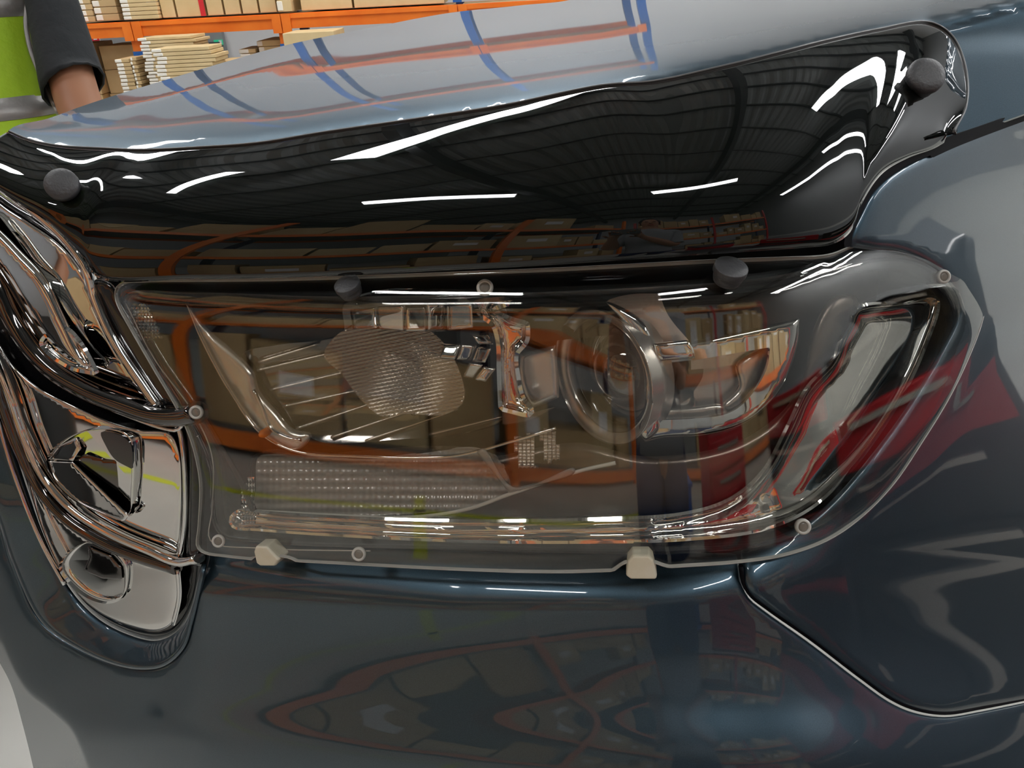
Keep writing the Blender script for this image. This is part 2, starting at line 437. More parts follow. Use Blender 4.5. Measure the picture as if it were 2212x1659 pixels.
stack(508, 545, 106, 0, 14, .08, .5, .6, 'short white-ended carton in the stack left of the long plain carton', 'short white-ended cartons by the second post', z01=(zf, zat(525, 106, .08)))
stack(548, 604, 88, 0, 12, .1, .7, .22, 'long pale carton with white end stacked left of the second orange post', 'long pale cartons left of the second post', z01=(zf, zat(560, 88, .1)), m=CARD2)
stack(606, 720, 70, 0, 9, -.72, .6, 0, 'plain long carton in the stack under the blue post guard', 'plain long cartons under the blue guard', z01=(.002, zat(650, 70, -.72)), m=CARD2)
stack(840, 955, 36, 0, 9, .4, .5, 0, 'pale carton in the far right stack behind the bonnet', 'pale cartons behind the bonnet', z01=(zf, zat(900, 36, .4)), m=CARD2)
# on the beam
zs = zt+.015
def zstk(px0, px1, n, h, back, depth, ends, label, group, m=CARD): 
    u0, u1 = rk(px0, 40, back)[0], rk(px1, 40, back)[0]
    for k in range(n):
        j = random.uniform(-.007, .007)
        carton(0, 0, 0, 0, back, depth, label, group, m, ends, u01=(u0+j, u1+j), z01=(zs+k*h, zs+(k+1)*h))
zstk(150, 172, 6, .075, 0, .8, .5, 'small white-ended carton on the beam just right of the dark sleeve', 'small cartons by the sleeve')
zstk(178, 203, 8, .055, 0, .8, .5, 'white-ended carton in the second column on the orange beam', 'white-ended cartons, second column on the beam')
zstk(210, 259, 7, .065, .02, .8, .3, 'white-ended carton in the third column on the orange beam', 'white-ended cartons, third column on the beam')
zstk(268, 344, 12, .038, -.06, .8, .22, 'flat pale carton with white end stacked above the first orange post', 'flat cartons above the first post', CARD2)
xs_ = [(349, 380), (382, 445), (448, 484), (486, 522), (524, 560), (562, 600)]
lbl = ['square carton with small print right of the flat stack on the beam', 'wide plain carton on the beam with red tape at its right edge', 'third square carton from the left on the beam, right of the red tape',
       'fourth square carton on the beam from the flat stack', 'fifth square carton on the beam from the flat stack', 'square carton just left of the post top on the beam']
for (a, b_), l in zip(xs_, lbl):
    u0, u1 = rk(a, 30, 0)[0], rk(b_, 30, 0)[0]
    carton(0, 0, 0, 0, .0, .7, l, 'square cartons on the beam', CARD2, 0, u01=(u0+.006, u1-.006), z01=(zs, zs+.42), tape=(.93, TAPER) if a == 382 else None)
zstk(604, 634, 4, .11, -.06, .5, .4, 'small carton stacked on the beam above the second orange post', 'small cartons above the second post', CARD2)
u0, u1 = rk(650, 10, 0)[0], rk(760, 10, 0)[0]
carton(0, 0, 0, 0, 0, .8, 'long plain carton lying on the beam right of the second post', None, CARD2, 0, u01=(u0, u1), z01=(zs, zs+.4))
u0, u1 = rk(765, 10, 0)[0], rk(960, 5, 0)[0]
carton(0, 0, 0, 0, 0, .8, 'widest plain carton lying on the beam left of the third post', None, CARD2, 0, u01=(u0, u1), z01=(zs, zs+.36))

# far doorway, signs
def wallpt(px, py, y=13.45):
    r = ray(px, py); t = (y-CAM[1])/r[1]; return CAM+r*t
def wallrect(name, a, b, c, d, y, th, m, parent=None, **k):
    p = wallpt(a, (c+d)/2, y); q = wallpt(b, (c+d)/2, y); z1 = wallpt((a+b)/2, c, y)[2]; z0 = wallpt((a+b)/2, d, y)[2]
    return box(name, ((p[0]+q[0])/2, y, (z0+z1)/2), XYZ, (q[0]-p[0], th, z1-z0), m, parent, **k)
door = wallrect('door_1', 345, 500, 70, 260, 13.42, .12, GREYM, kind='structure')
wallrect('door_leaf', 415, 452, 90, 255, 13.33, .06, DARKGL, door)
wallrect('door_leaf', 462, 492, 90, 255, 13.33, .06, DARKGL, door)
wallrect('door_leaf', 372, 405, 92, 255, 13.33, .06, DARKGL, door)
wallrect('mullion', 453, 461, 84, 255, 13.30, .08, GREYM, door)
wallrect('trim_1', 180, 345, 76, 100, 13.4, .1, GREYM, kind='structure')
ex = wallrect('exit_sign', 463, 481, 86, 97, 13.34, .04, SIGNG, label='green and white exit sign over the dark doorway', category='sign')
wallrect('running_figure', 473, 479, 87, 96, 13.315, .012, WHITEP, ex)
fs = wallrect('fire_sign', 196, 216, 80, 97, 13.33, .02, SIGNR, label='small red fire equipment sign with white symbols under the orange beam', category='sign')
wallrect('white_border', 195, 217, 79, 98, 13.335, .015, WHITEP, fs)
wallrect('sign_symbol', 202, 209, 81, 86, 13.315, .012, WHITEP, fs)
wallrect('sign_symbol', 203, 209, 89, 93, 13.315, .012, WHITEP, fs)

# ------------------------------------------------------------------ warehouse behind the photographer (seen in every reflection)
def rear_rack(A, B, col, label, seed, clabel, levels=(.12, 1.35, 2.55)):
    rnd = random.Random(seed); A = np.array([*A, 0.]); B = np.array([*B, 0.]); L = np.linalg.norm(B-A); D = (B-A)/L; N = np.array([-D[1], D[0], 0])
    if N@(np.array([0, .6, 0])-A) > 0: N = -N                # N points away from the truck
    ax = (D, N, XYZ[2]); n = max(1, int(round(L/2.4))); w = L/n
    P = lambda u, b, z: A+D*u+N*b+np.array([0, 0, z])
    r = empty('pallet_rack', label, 'rack', tuple(A))
    for i in range(n+1):
        for b in (0, 1.0): box('upright', P(i*w, b, 1.65), ax, (.09, .08, 3.3), col if b == 0 else NAVY, r)
    for z in levels:
        for i in range(n):
            for b in (0, 1.0): box('beam', P((i+.5)*w, b, z), ax, (w-.1, .05, .12), ORANGE, r)
            box('shelf_deck', P((i+.5)*w, .5, z+.05), ax, (w-.1, .93, .02), STEEL, r)
    settle(r)
    for li, z in enumerate(levels):
        for i in range(n):
            x = .08
            while x < w-.4:
                ww = min(rnd.uniform(.3, .75), w-.07-x); hh = rnd.uniform(.3, .85); dd = rnd.uniform(.5, .78)
                if rnd.random() < .9:
                    u = i*w+x+ww/2; p = P(u, .48, z+.062)
                    c = empty('carton', clabel, 'carton', tuple(p), 'cartons on the rack: '+label)
                    box('body', p+[0, 0, hh/2], ax, (ww, dd, hh), rnd.choice([CARD, CARD2]), c)
                    if rnd.random() < .5: box('paper_label', P(u, .48-dd/2-.003, z+.062+hh*.6), ax, (ww*.4, .006, hh*.25), WHITEP, c)
                    settle(c)
                x += ww+.03
rear_rack((-4.7, 1.3), (-.5, -3.9), ORANGE, 'orange pallet rack of cartons behind the photographer to the left', 7, 'brown carton on the orange rack behind the photographer')
rear_rack((-.2, -4.6), (5.6, -3.4), RED, 'red pallet rack of cartons behind the photographer to the right', 9, 'brown carton on the red rack behind the photographer')
# yellow floor lines
for i, (x0, y0, x1, y1) in enumerate([(-3.3, .6, .1, -2.9), (-2.0, 1.4, -3.4, .3), (-1.2, -.4, -2.0, -1.2)]):
    a = np.array([x0, y0, 0.]); b = np.array([x1, y1, 0.]); dd = (b-a)/np.linalg.norm(b-a)
    box('floor_tape', (a+b)/2+[0, 0, .002], (dd, np.array([-dd[1], dd[0], 0]), XYZ[2]), (np.linalg.norm(b-a), .06, .003), YELLOW, label=['yellow floor line along the front of the rear racks', 'yellow floor line at the far left of the aisle', 'short yellow floor line across the aisle'][i], category='tape')
# strapped cartons and a stack of black trays standing left of the truck, mirrored in the grille
for r_ in range(3):
    for c_ in range(2):
        p = np.array([-2.75+c_*.55, 2.0+.2*c_, .35*r_]); ax = (np.array([.94, .34, 0]), np.array([-.34, .94, 0]), XYZ[2])
        k_ = empty('carton', 'brown carton with blue strapping, %s of its column, %s column, left of the truck' % (('bottom', 'middle', 'top')[r_], ('left', 'right')[c_]), 'carton', tuple(p), 'strapped cartons left of the truck')
        box('body', p+[0, 0, .172], ax, (.5, .5, .34), CARD, k_, bev=.006)
        for u in (-.12, .12): box('strap', p+ax[0]*u-ax[1]*.252+[0, 0, .172], ax, (.018, .006, .342), BLUE, k_)
        settle(k_)
for r_ in range(11):
    p = np.array([-1.95, 1.35, .085*r_]); ax = (np.array([.80, .60, 0]), np.array([-.60, .80, 0]), XYZ[2])
    k_ = empty('tray', 'flat black tray with a white front label in the tall stack left of the truck', 'tray', tuple(p), 'black trays stacked left of the truck')
    box('body', p+[0, 0, .0415], ax, (.75, .5, .082), BLACKG, k_, bev=.006)
    box('front_label', p-ax[1]*.253+[0, 0, .043], ax, (.66, .006, .045), WHITEP, k_); box('front_label', p+ax[0]*.378+[0, 0, .043], (ax[1], ax[0], XYZ[2]), (.42, .006, .045), WHITEP, k_)
    settle(k_)
# red tool trolley and blue bin to the right behind the camera
tr = empty('tool_trolley', 'red steel tool trolley standing behind the photographer', 'trolley', (1.15, -1.3, 0))
box('body', (1.15, -1.3, .52), XYZ, (.7, .45, .72), RED, tr, bev=.02)
for k in range(4): box('drawer', (1.15, -1.065, .25+k*.17), XYZ, (.62, .03, .15), RED, tr, bev=.006)
for k in range(4): box('handle', (1.15, -1.04, .29+k*.17), XYZ, (.4, .02, .02), SATIN, tr)
box('top_tray', (1.15, -1.3, .90), XYZ, (.72, .47, .04), BLACKM, tr, bev=.01)
for sx in (-.3, .3):
    for sy in (-.18, .18): lathe('wheel', [(.01, -.02), (.07, -.02), (.07, .02), (.01, .02)], np.array([1.15+sx, -1.3+sy, .08]), XYZ[1], XYZ[2], XYZ[0], BLACKM, parent=tr, seg=16)
settle(tr)
cb = empty('added_dark_cabinet', 'added unseen dark grey cabinet with red drawers, darkening reflections right of the truck', 'cabinet', (2.0, .3, 0))  # added dark block, unseen; darkens what the fender and shield mirror
box('body', (2.0, .3, .47), XYZ, (.6, 1.9, .9), STEEL, cb, bev=.02)
for k in range(4):
    for j in range(2):
        box('drawer', (1.69, -.17+j*.94, .18+k*.22), XYZ, (.03, .88, .19), RED if (k+j) % 3 == 0 else BLACKG, cb, bev=.006)
        box('handle', (1.665, -.17+j*.94, .24+k*.22), XYZ, (.02, .6, .02), SATIN, cb)
settle(cb)
mt = box('added_dark_mat', (1.12, -.35, .006), XYZ, (1.3, 1.3, .012), BLACKM, label='large black rubber floor mat beside the truck, right of the photographer', category='mat')  # added and unseen: blackens the floor area mirrored in the fender
bn = empty('storage_bin', 'blue plastic storage bin on the floor by the red trolley', 'bin', (.4, -2.3, 0))
box('tub', (.4, -2.3, .22), XYZ, (.7, .45, .4), BLUE, bn, bev=.03); box('rim', (.4, -2.3, .43), XYZ, (.75, .5, .04), BLUE, bn, bev=.01); settle(bn)

# ------------------------------------------------------------------ the pickup: front body surface measured in the photo
def plan(x, amp): return -.36*x+amp*.07*np.log1p(np.exp((x-.20)/.07))+.15*.1*np.log1p(np.exp(-(x+.4)/.1))     # how the nose of the truck curves away to both sides
def solve_t(px, py, base):
    r = ray(px, py); lo = np.full(np.shape(px), .2); hi = np.full(np.shape(px), 5.)
    amp = np.interp(py, [300, 700, 1200, 1740], [1.2, 1.14, 1.0, .78])
    for _ in range(40):
        t = (lo+hi)/2; v = t*r[..., 1]-base-plan(t*r[..., 0], amp) > 0
        hi = np.where(v, t, hi); lo = np.where(v, lo, t)
    return (lo+hi)/2
_by = np.array(cr([(-600, .68), (300, .645), (520, .632), (600, .624), (700, .614), (880, .596), (1050, .581), (1220, .568), (1310, .560), (1400, .548), (1500, .528), (1659, .490), (2200, .42)], n=6))
def FT(px, py): return solve_t(np.asarray(px, float), np.asarray(py, float), np.interp(py, _by[:, 0], _by[:, 1]))
truck = empty('pickup_truck', 'dark blue pickup with chrome grille and wide headlight, filling the foreground', 'car', (.45, 1.6, 0))
# seam between fender and bumper, blue fender
seam = [(1600, 1222), (1606, 1258), (1622, 1285), (1660, 1315), (1750, 1378), (1860, 1462), (1925, 1508), (1975, 1530), (2040, 1540), (2120, 1528), (2290, 1494)]
sm_ = cr(seam)
def crease(px):      # body line under the headlight, rising to the right on the fender
    return np.interp(px, [380, 460, 1000, 1400, 1620, 1760, 1900, 2000, 2080, 2150], [1290, 1292, 1312, 1305, 1285, 1240, 1150, 1050, 930, 780])
def ledge(x, y):
    d = crease(x)-y
    return .030*np.clip(d/80, 0, 1.2)**1.5*np.clip((1950-x)/500, .12, 1)
fender_ol = [(1830, 522), (1836, 500), (1858, 455), (1880, 415), (1915, 380), (1960, 352), (2012, 326), (2060, 304), (2140, 275), (2230, 242), (2300, 219), (2300, 219), (2300, 1485), (2300, 1485)] \
    + [tuple(p) for p in sm_[::-8]] + [(1600, 1215), (1600, 1190), (1600, 1190), (1750, 1120), (1900, 960), (2030, 760), (2070, 660), (2030, 590), (1950, 548), (1880, 540), (1830, 530)]
fend = sheet('front_fender', PAINT, fender_ol, FT, 14, .004, .012, pillow=(26, .012), parent=truck, bumpf=lambda x, y: ledge(x, y))
gapm = pxsweep('panel_seam', seam, FT, SEAM, .0022, .003, .014, truck)
# bumper, below headlight and wrapping the grille
bump_ol = [(1597, 1225), (1603, 1262), (1618, 1292), (1655, 1322), (1745, 1386), (1855, 1470), (1920, 1516), (1972, 1539), (2040, 1549), (2120, 1537), (2290, 1502), (2290, 1502), (2290, 1740), (2290, 1740), (420, 1760), (215, 1750), (215, 1750), (188, 1659), (152, 1576), (100, 1528), (54, 1490), (0, 1385), (-40, 1310), (-60, 1220), (-60, 1220), (-10, 1100), (30, 1220), (85, 1340), (175, 1405), (280, 1442), (350, 1438),
           (392, 1400), (412, 1340), (436, 1240), (446, 1215), (446, 1150), (446, 1150), (600, 1170), (1000, 1190), (1590, 1195), (1590, 1195)]
def bumpf_b(x, y): return ledge(x, y)*(x > 380) + .02*np.clip((440-x)/300, 0, 1)
bumper = sheet('front_bumper', PAINTDARK, bump_ol, FT, 14, .004, .016, pillow=(16, .006), parent=truck, bumpf=bumpf_b)
lower = sheet('bumper_underside', PAINTDARK, [(-60, 1225), (-38, 1312), (2, 1387), (56, 1491), (103, 1530), (154, 1578), (190, 1660), (217, 1750), (217, 1750), (90, 1750), (90, 1750), (72, 1659), (47, 1558), (22, 1475), (-20, 1400), (-60, 1340), (-60, 1340)],
    FT, 12, .004, .02, parent=truck, bumpf=lambda x, y: .0015*np.clip(120-(x-.55*(y-1480)), 0, 160)*1.0)
ledge_ol = [(-60, 820), (-60, 820), (5, 860), (22, 940), (60, 1060), (100, 1170), (150, 1270), (210, 1335), (280, 1372), (340, 1384), (385, 1362), (410, 1320), (425, 1260), (434, 1218), (434, 1218), (447, 1218), (447, 1218), (440, 1245),
            (418, 1340), (398, 1400), (352, 1440), (280, 1444), (175, 1406), (90, 1345), (30, 1225), (-10, 1105), (-60, 1000), (-60, 1000)]
outer = cr([(-60, 1000), (-10, 1105), (30, 1225), (90, 1345), (175, 1406), (280, 1444), (352, 1440), (398, 1400), (418, 1340), (440, 1245)])
lg = sheet('bumper_ledge', PAINT, ledge_ol, FT, 10, .004, .010, pillow=(18, .008), parent=truck, bumpf=lambda x, y: .0006*edgedist(np.c_[x, y], outer, False))

# bonnet
HB = [(20, 283, .73), (63, 301, .73), (127, 314, .73), (228, 320, .725), (300, 323, .722), (420, 318, .72), (557, 308, .72), (700, 285, .725), (941, 250, .73), (1093, 226, .735), (1300, 184, .745), (1412, 175, .75), (1560, 143, .76), (1700, 108, .77), (1774, 89, .775), (1900, 62, .78), (2005, 47, .775), (2056, 76, .745), (2087, 150, .70), (2087, 230, .655), (2060, 284, .625)]
HB = [(a, b, float(solve_t(np.array(float(a)), np.array(float(b)), c))) for a, b, c in HB]
_hb = np.array([q for q in HB if q[0] < 2010]); _n = np.poly1d(np.polyfit(_hb[:, 0]/1000, _hb[:, 1], 5)); _tn = np.poly1d(np.polyfit(_hb[:, 0]/1000, _hb[:, 2], 5))
_fx = np.array([20, 248, 500, 800, 970, 1250, 1700, 2300])/1000
_f = np.poly1d(np.polyfit(_fx, [255, 200, 128, 56, 24, -12, -60, -130], 3)); _tf = np.poly1d(np.polyfit(_fx, [1.0, 1.2, 1.34, 1.46, 1.52, 1.62, 1.7, 1.8], 3))
def HT(px, py):
    """bonnet skin: from the edge under the protector up and over to the crown"""
    x = np.clip(np.asarray(px, float), 0, 2010)/1000; xx = np.asarray(px, float)/1000
    yn = np.where(xx > 2.01, _n(2.01)-(xx-2.01)*190, _n(x)); tn = _tn(x)+.012+np.clip(xx-2.01, 0, 1)*.12
    s_ = (yn-py)/np.maximum(yn-_f(xx), 45); sp = np.clip(s_, 0, None)
    w = 1/tn+(1/_tf(xx)-1/tn)*(.45*sp+.55*sp**1.9)-np.clip(s_, None, 0)*(1/tn)*.035
    return 1/w
crest = cr([(270, 236), (450, 180), (650, 112), (850, 55), (1000, 20), (1120, 0), (1300, -30)])
def hoodbump(x, y):
    yc = np.interp(x, crest[:, 0], crest[:, 1]); d = y-yc
    yr = 62-(x-2000)*.30
    return -.010*np.exp(-((y-yr)/16)**2)*np.clip((x-1750)/200, 0, 1) - .018*np.exp(-(d/22)**2)*np.clip((x-200)/200, 0, 1) + .006*np.exp(-((y-(yc+95))/38)**2)*np.clip((x-350)/300, 0, 1)
hood_ol = [(20, 281), (63, 299), (127, 312), (228, 318), (300, 324), (420, 322), (557, 312), (700, 292), (941, 256), (1093, 232), (1300, 190), (1412, 182), (1560, 150), (1700, 116), (1774, 97), (1900, 72), (1990, 64), (2035, 90), (2066, 150), (2070, 230), (2040, 290), (2040, 290), (2026, 318), (2026, 318), (2120, 280), (2260, 229), (2400, 178), (2400, 178), (2400, -60), (2400, -60), (1300, -45), (1300, -45), (1250, -6), (1120, 12), (970, 28), (800, 60), (620, 97), (500, 130), (380, 166), (248, 206), (170, 232), (100, 257), (40, 270)]
hood = sheet('bonnet', PAINT, hood_ol, HT, 12, .004, 0, parent=truck, bumpf=hoodbump)
sheet('bonnet_gap', SEAM, [(2008, 330), (2008, 330), (2030, 306), (2120, 272), (2212, 240), (2290, 212), (2290, 212), (2290, 234), (2290, 234), (2212, 262), (2120, 296), (2060, 320), (2012, 342), (2012, 342)], FT, 9, .002, .003, parent=truck)
sheet('bonnet_gap', SEAM, [(1824, 532), (1830, 500), (1850, 448), (1874, 404), (1910, 364), (1958, 334), (2014, 306), (2030, 322), (1966, 354), (1922, 382), (1886, 416), (1862, 460), (1842, 506), (1838, 532)], FT, 8, .002, .003, parent=truck)
sheet('inner_structure', mat('black_inner_panel', (.006, .006, .007), .7), [(-40, 470), (60, 480), (170, 540), (215, 585), (400, 585), (1000, 560), (1700, 515), (1900, 490), (2040, 530), (2120, 640), (2050, 850), (1850, 1150), (1600, 1222), (1000, 1225), (440, 1240), (380, 1360), (250, 1350), (100, 1180), (0, 900), (-40, 800)], lambda x, y: FT(x, y)+.15, 24, .003, parent=truck)

# ------------------------------------------------------------------ smoked bonnet protector
prot = empty('bonnet_protector', 'smoked black acrylic bonnet protector along the leading edge of the bonnet', 'bonnet protector', tuple(at(1100, 577, .69)))
GBp = [(-60, 372), (40, 440), (108, 484), (180, 560), (212, 600), (420, 603), (600, 600), (760, 594), (950, 585), (1150, 575), (1350, 562), (1500, 552), (1640, 542), (1740, 535), (1800, 527), (1838, 500), (1862, 440), (1905, 376), (1960, 342), (2015, 322), (2040, 308)]
rT = cr([(a, b, c) for a, b, c in HB], n=10); rB = cr([(a, b) for a, b in GBp], n=10)
tB = FT(rB[:, 0], rB[:, 1])-.008
top = at(rT[:, 0], rT[:, 1], rT[:, 2]); bot = at(rB[:, 0], rB[:, 1], tB)
NV = 26; rows = []
for k in range(NV+1):
    q = k/NV*1.2                                       # part of an elliptical roll, upright at the foot
    a = (1-math.cos(q))/(1-math.cos(1.2)); b = math.sin(q)/math.sin(1.2)
    P = bot.copy(); P[:, :2] += (top-bot)[:, :2]*a; P[:, 2] += (top-bot)[:, 2]*b
    rows.append(P)
rows = np.array(rows)
lp = mesh_rows = loft('shield', rows, GUARD, False, False, prot, thick=.004)
# polished edge of the protector
sweep('edge_trim', rows[-1], GEDGE, .0011, .0014, prot, n=6)
def gpt(i, k):
    i = int(i); p = rows[k, i]; a = rows[k, i+1]-rows[k, i-1]; b = rows[k+1, i]-rows[k-1, i]
    n = np.cross(a, b); n /= np.linalg.norm(n); n = n if n@(CAM-p) > 0 else -n
    a = a/np.linalg.norm(a); return p, a, np.cross(n, a), n
def proj(P):
    d = np.asarray(P)-CAM; t = d@FW
    return np.stack([d@RT/t*FPX+W/2, H/2-d@UP/t*FPX], -1)
pr = proj(rows)
def stud(px, py, R, parent, tilt=(0, 0, 0), name='rubber_stud'):
    d = np.linalg.norm(pr[1:-1, 1:-1]-np.array([px, py]), axis=-1); k, i = np.unravel_index(d.argmin(), d.shape)
    p, a, b, n = gpt(i+1, k+1)
    r_ = ray(px, py); t = ((p-CAM)@n)/(r_@n); p = CAM+r_*t
    v = CAM-p; v /= np.linalg.norm(v); n = .45*n+.55*v+np.array(tilt); n /= np.linalg.norm(n); a = a-n*(a@n); a /= np.linalg.norm(a); b = np.cross(n, a)
    lathe(name, [(R*.7, -.002), (R*.86, 0), (R*.9, R*.55), (R, R*.62), (R*1.0, R*.9), (R*.92, R*1.02), (R*.6, R*1.1), (.0005, R*1.13)], p, a, b, n, BLACKM, parent=parent)
stud(1984, 182, .0175, prot, (0, -.1, .3)); stud(143, 408, .017, prot, (0, 0, .0))
settle(prot)

# ------------------------------------------------------------------ headlight (a part of the truck, its pieces are sub-parts)
def part_empty(name, loc):
    o = bpy.data.objects.new(name, None); C.objects.link(o); o.parent = truck; o.location = loc; o.empty_display_size = .03; return o
def settle_part(e):
    m = Matrix.Translation(-Vector(e.location))
    for c in e.children: c.matrix_parent_inverse = m
hl = part_empty('headlight', tuple(at(1180, 880, .72)))
def yband(pts): a = np.array(pts, float); return lambda x: np.interp(x, a[:, 0], a[:, 1])
shield_top = yband([(248, 620), (300, 606), (600, 602), (900, 592), (1200, 580), (1540, 562), (1790, 550), (1920, 523), (2000, 533), (2080, 560), (2131, 640)])
def roll(x, y, k=.020, w=125):
    return k*np.clip((shield_top(x)+w-y)/w, 0, 1.2)**2.2
def HS(x, y): return FT(x, y)+roll(x, y)              # the clear protector's surface
def HLZ(d): return lambda x, y: FT(x, y)+roll(x, y)*.8+d
lens_ol = [(268, 640), (420, 632), (700, 640), (1000, 636), (1400, 620), (1650, 600), (1850, 560), (1985, 556), (2062, 605), (2088, 680), (2062, 770), (1965, 960), (1850, 1090), (1710, 1165), (1490, 1195), (1000, 1188), (560, 1172), (470, 1152), (448, 1000), (418, 930), (330, 785)]
cen = np.array([1180, 890.])
back_ol = [tuple(cen+(np.array(p)-cen)*np.array([.95, .90])) for p in lens_ol]
c0 = resample(cr(lens_ol, True), 14, True); n0 = len(c0)
rws = []
for k in range(7):
    u = k/6; c = cen+(c0-cen)*np.array([1-.05*u, 1-.10*u]); rws.append(at(c[:, 0], c[:, 1], HLZ(.016+.11*math.sin(u*math.pi/2))(c[:, 0], c[:, 1])))
loft('housing_wall', rws, SMOKE, True, False, hl)
sheet('housing_back', SMOKE, back_ol, HLZ(.126), 22, .003, parent=hl)
sheet('lens_cover', LENS, lens_ol, HLZ(.014), 14, .0025, parent=hl, pillow=(40, .006))
E_ = [(1840, 692), (1848, 672), (1865, 662), (1940, 655), (2022, 645), (2024, 668), (2000, 740), (1960, 830), (1900, 930), (1830, 1020), (1750, 1095), (1650, 1140), (1480, 1162), (1250, 1168), (1000, 1166), (700, 1152), (560, 1142), (505, 1136), (500, 1120), (520, 1104), (560, 1108), (700, 1118), (1000, 1128), (1300, 1124), (1480, 1112), (1580, 1080), (1650, 1020), (1700, 930), (1745, 840), (1800, 780), (1820, 730)]
sheet('daytime_light_trim', CHROME, E_, HLZ(.045), 9, .003, parent=hl, pillow=(34, -.016), bumpf=lambda x, y: .003*np.sin(x/47)*np.cos(y/61)-(y-900)*.00006, label='long chrome crescent along the bottom and right end')
sheet('inner_bezel', BEZEL, [(1845, 690), (1800, 785), (1745, 845), (1700, 935), (1650, 1022), (1580, 1078), (1480, 1106), (1300, 1116), (1000, 1120), (700, 1108), (560, 1096), (540, 1000), (560, 975), (980, 1000), (1240, 955), (1400, 985), (1600, 950), (1720, 850), (1760, 700), (1800, 640), (1850, 640)], HLZ(.085), 14, .003, parent=hl, pillow=(30, .012))
sheet('upper_shelf', SMOKE, [(440, 700), (700, 690), (1000, 690), (1380, 660), (1700, 640), (1820, 640), (1800, 680), (1730, 688), (1490, 735), (1400, 720), (1100, 745), (740, 760), (560, 800)], HLZ(.10), 14, .003, parent=hl)
# left bright wedge
sheet('wedge_trim', SATIN, [(403, 652), (440, 700), (520, 770), (550, 805), (560, 842), (596, 885), (632, 925), (674, 938), (652, 968), (628, 972), (565, 935), (500, 850), (437, 735)], HLZ(.055), 7, .003, parent=hl, pillow=(22, .014), label='satin silver wedge at the left of the reflector')
pxsweep('wedge_edge', [(403, 652), (437, 735), (500, 850), (565, 937), (640, 975), (760, 985), (980, 985), (1100, 955), (1200, 925)], HLZ(.05), CHROME, .0016, .0016, 0, hl)
pxsweep('wedge_edge', [(415, 560), (400, 650)], HLZ(.05), CHROME, .001, .001, .0, hl) if False else None
pxsweep('wedge_crease', [(548, 842), (566, 880), (585, 925), (628, 948), (650, 950)], HLZ(.046), CHROME, .002, .002, -.006, hl)
# high beam bowl
def bowl(cx, cy, rx, ry, d0, d1):
    return lambda x, y: FT(x, y)+d0+d1*np.clip(1-((x-cx)/rx)**2-((y-cy)/ry)**2, 0, 1)
hbowl = bowl(860, 820, 330, 190, .06, .05)
sheet('main_reflector', DARKCHROME, [(525, 765), (600, 745), (740, 720), (745, 655), (1080, 650), (1088, 800), (1090, 900), (1000, 935), (850, 950), (700, 956), (660, 938), (600, 885), (560, 830)], hbowl, 9, .003, parent=hl)
for a, b in (((556, 800), (742, 756)), ((585, 842), (760, 800)), ((612, 878), (778, 842)), ((640, 926), (800, 872)), ((715, 945), (870, 893)), ((790, 952), (965, 893)), ((930, 938), (1085, 900)), ((560, 782), (690, 742))):
    pxsweep('reflector_rib', [a, ((a[0]+b[0])/2, (a[1]+b[1])/2), b], hbowl, SATIN, .0016, .003, -.003, hl, taper=lambda u: .5+.6*(1-u))
rib_ol = [(700, 768), (735, 718), (830, 690), (905, 702), (962, 745), (1000, 825), (1000, 868), (962, 895), (872, 894), (822, 898), (775, 858), (738, 808)]
rdir = np.array([-.16, 1.0]); rdir /= np.linalg.norm(rdir)
def ribb(x, y): v = -(x*.20)-y*1.0; return .0015*np.sin(v*2*math.pi/8.0)+ .010*np.sin((x+.35*y-800)/60.)
o = sheet('ribbed_lens', mat('ribbed_grey', (.46, .42, .38), .2, .9), rib_ol, bowl(850, 800, 240, 150, .045, .012), 5, .002, parent=hl, bumpf=ribb, grid=2.6, label='grey lens covered in fine horizontal ribs')
# chrome facets
facets = [[(756, 668), (812, 664), (814, 708), (762, 712)], [(815, 662), (872, 660), (873, 716), (817, 710)], [(875, 660), (920, 658), (921, 716), (876, 716)], [(923, 658), (963, 656), (964, 716), (924, 716)], [(966, 656), (1020, 655), (1022, 708), (967, 714)],
          [(958, 742), (996, 742), (984, 776), (949, 773)], [(998, 744), (1030, 746), (1018, 780), (986, 777)], [(1032, 748), (1062, 752), (1048, 784), (1020, 781)], [(1014, 784), (1044, 788), (1022, 818), (1000, 814)], [(1046, 790), (1072, 796), (1050, 826), (1025, 820)], [(1020, 724), (1062, 716), (1066, 744), (1034, 744)]]
for i, f in enumerate(facets):
    f2 = [p for q in f for p in (q, q)]
    t1, t2 = .00012*((i*37) % 7-3), .00012*((i*53) % 5-2); cx, cy = f[0]
    sheet('reflector_facet', CHROME, f2, (lambda x, y: FT(x, y)+.036), 5, .002, parent=hl, pillow=(6, .003), bumpf=lambda x, y, t1=t1, t2=t2, cx=cx, cy=cy: (x-cx)*t1+(y-cy)*t2)
# divider between high beam and projector
sheet('chrome_divider', CHROME, [(1030, 655), (1030, 655), (1110, 648), (1110, 648), (1062, 668), (1095, 690), (1136, 702), (1136, 702), (1134, 735), (1112, 765), (1116, 820), (1126, 860), (1145, 886), (1145, 886), (1145, 892), (1085, 880), (1085, 880), (1082, 800), (1080, 740), (1068, 700), (1040, 676)], HLZ(.04), 6, .004, parent=hl, pillow=(16, -.01), label='chrome divider with a zigzag upper end')
sheet('divider_foot', BEZEL, [(1084, 884), (1084, 884), (1146, 894), (1146, 894), (1200, 880), (1200, 880), (1140, 908), (1086, 918), (1086, 918)], HLZ(.05), 8, .003, parent=hl)
sheet('satin_panel', SATIN, [(1122, 764), (1122, 764), (1200, 745), (1200, 745), (1206, 800), (1208, 860), (1208, 860), (1150, 884), (1150, 884), (1130, 850), (1118, 800)], HLZ(.075), 8, .003, parent=hl, pillow=(14, .006))
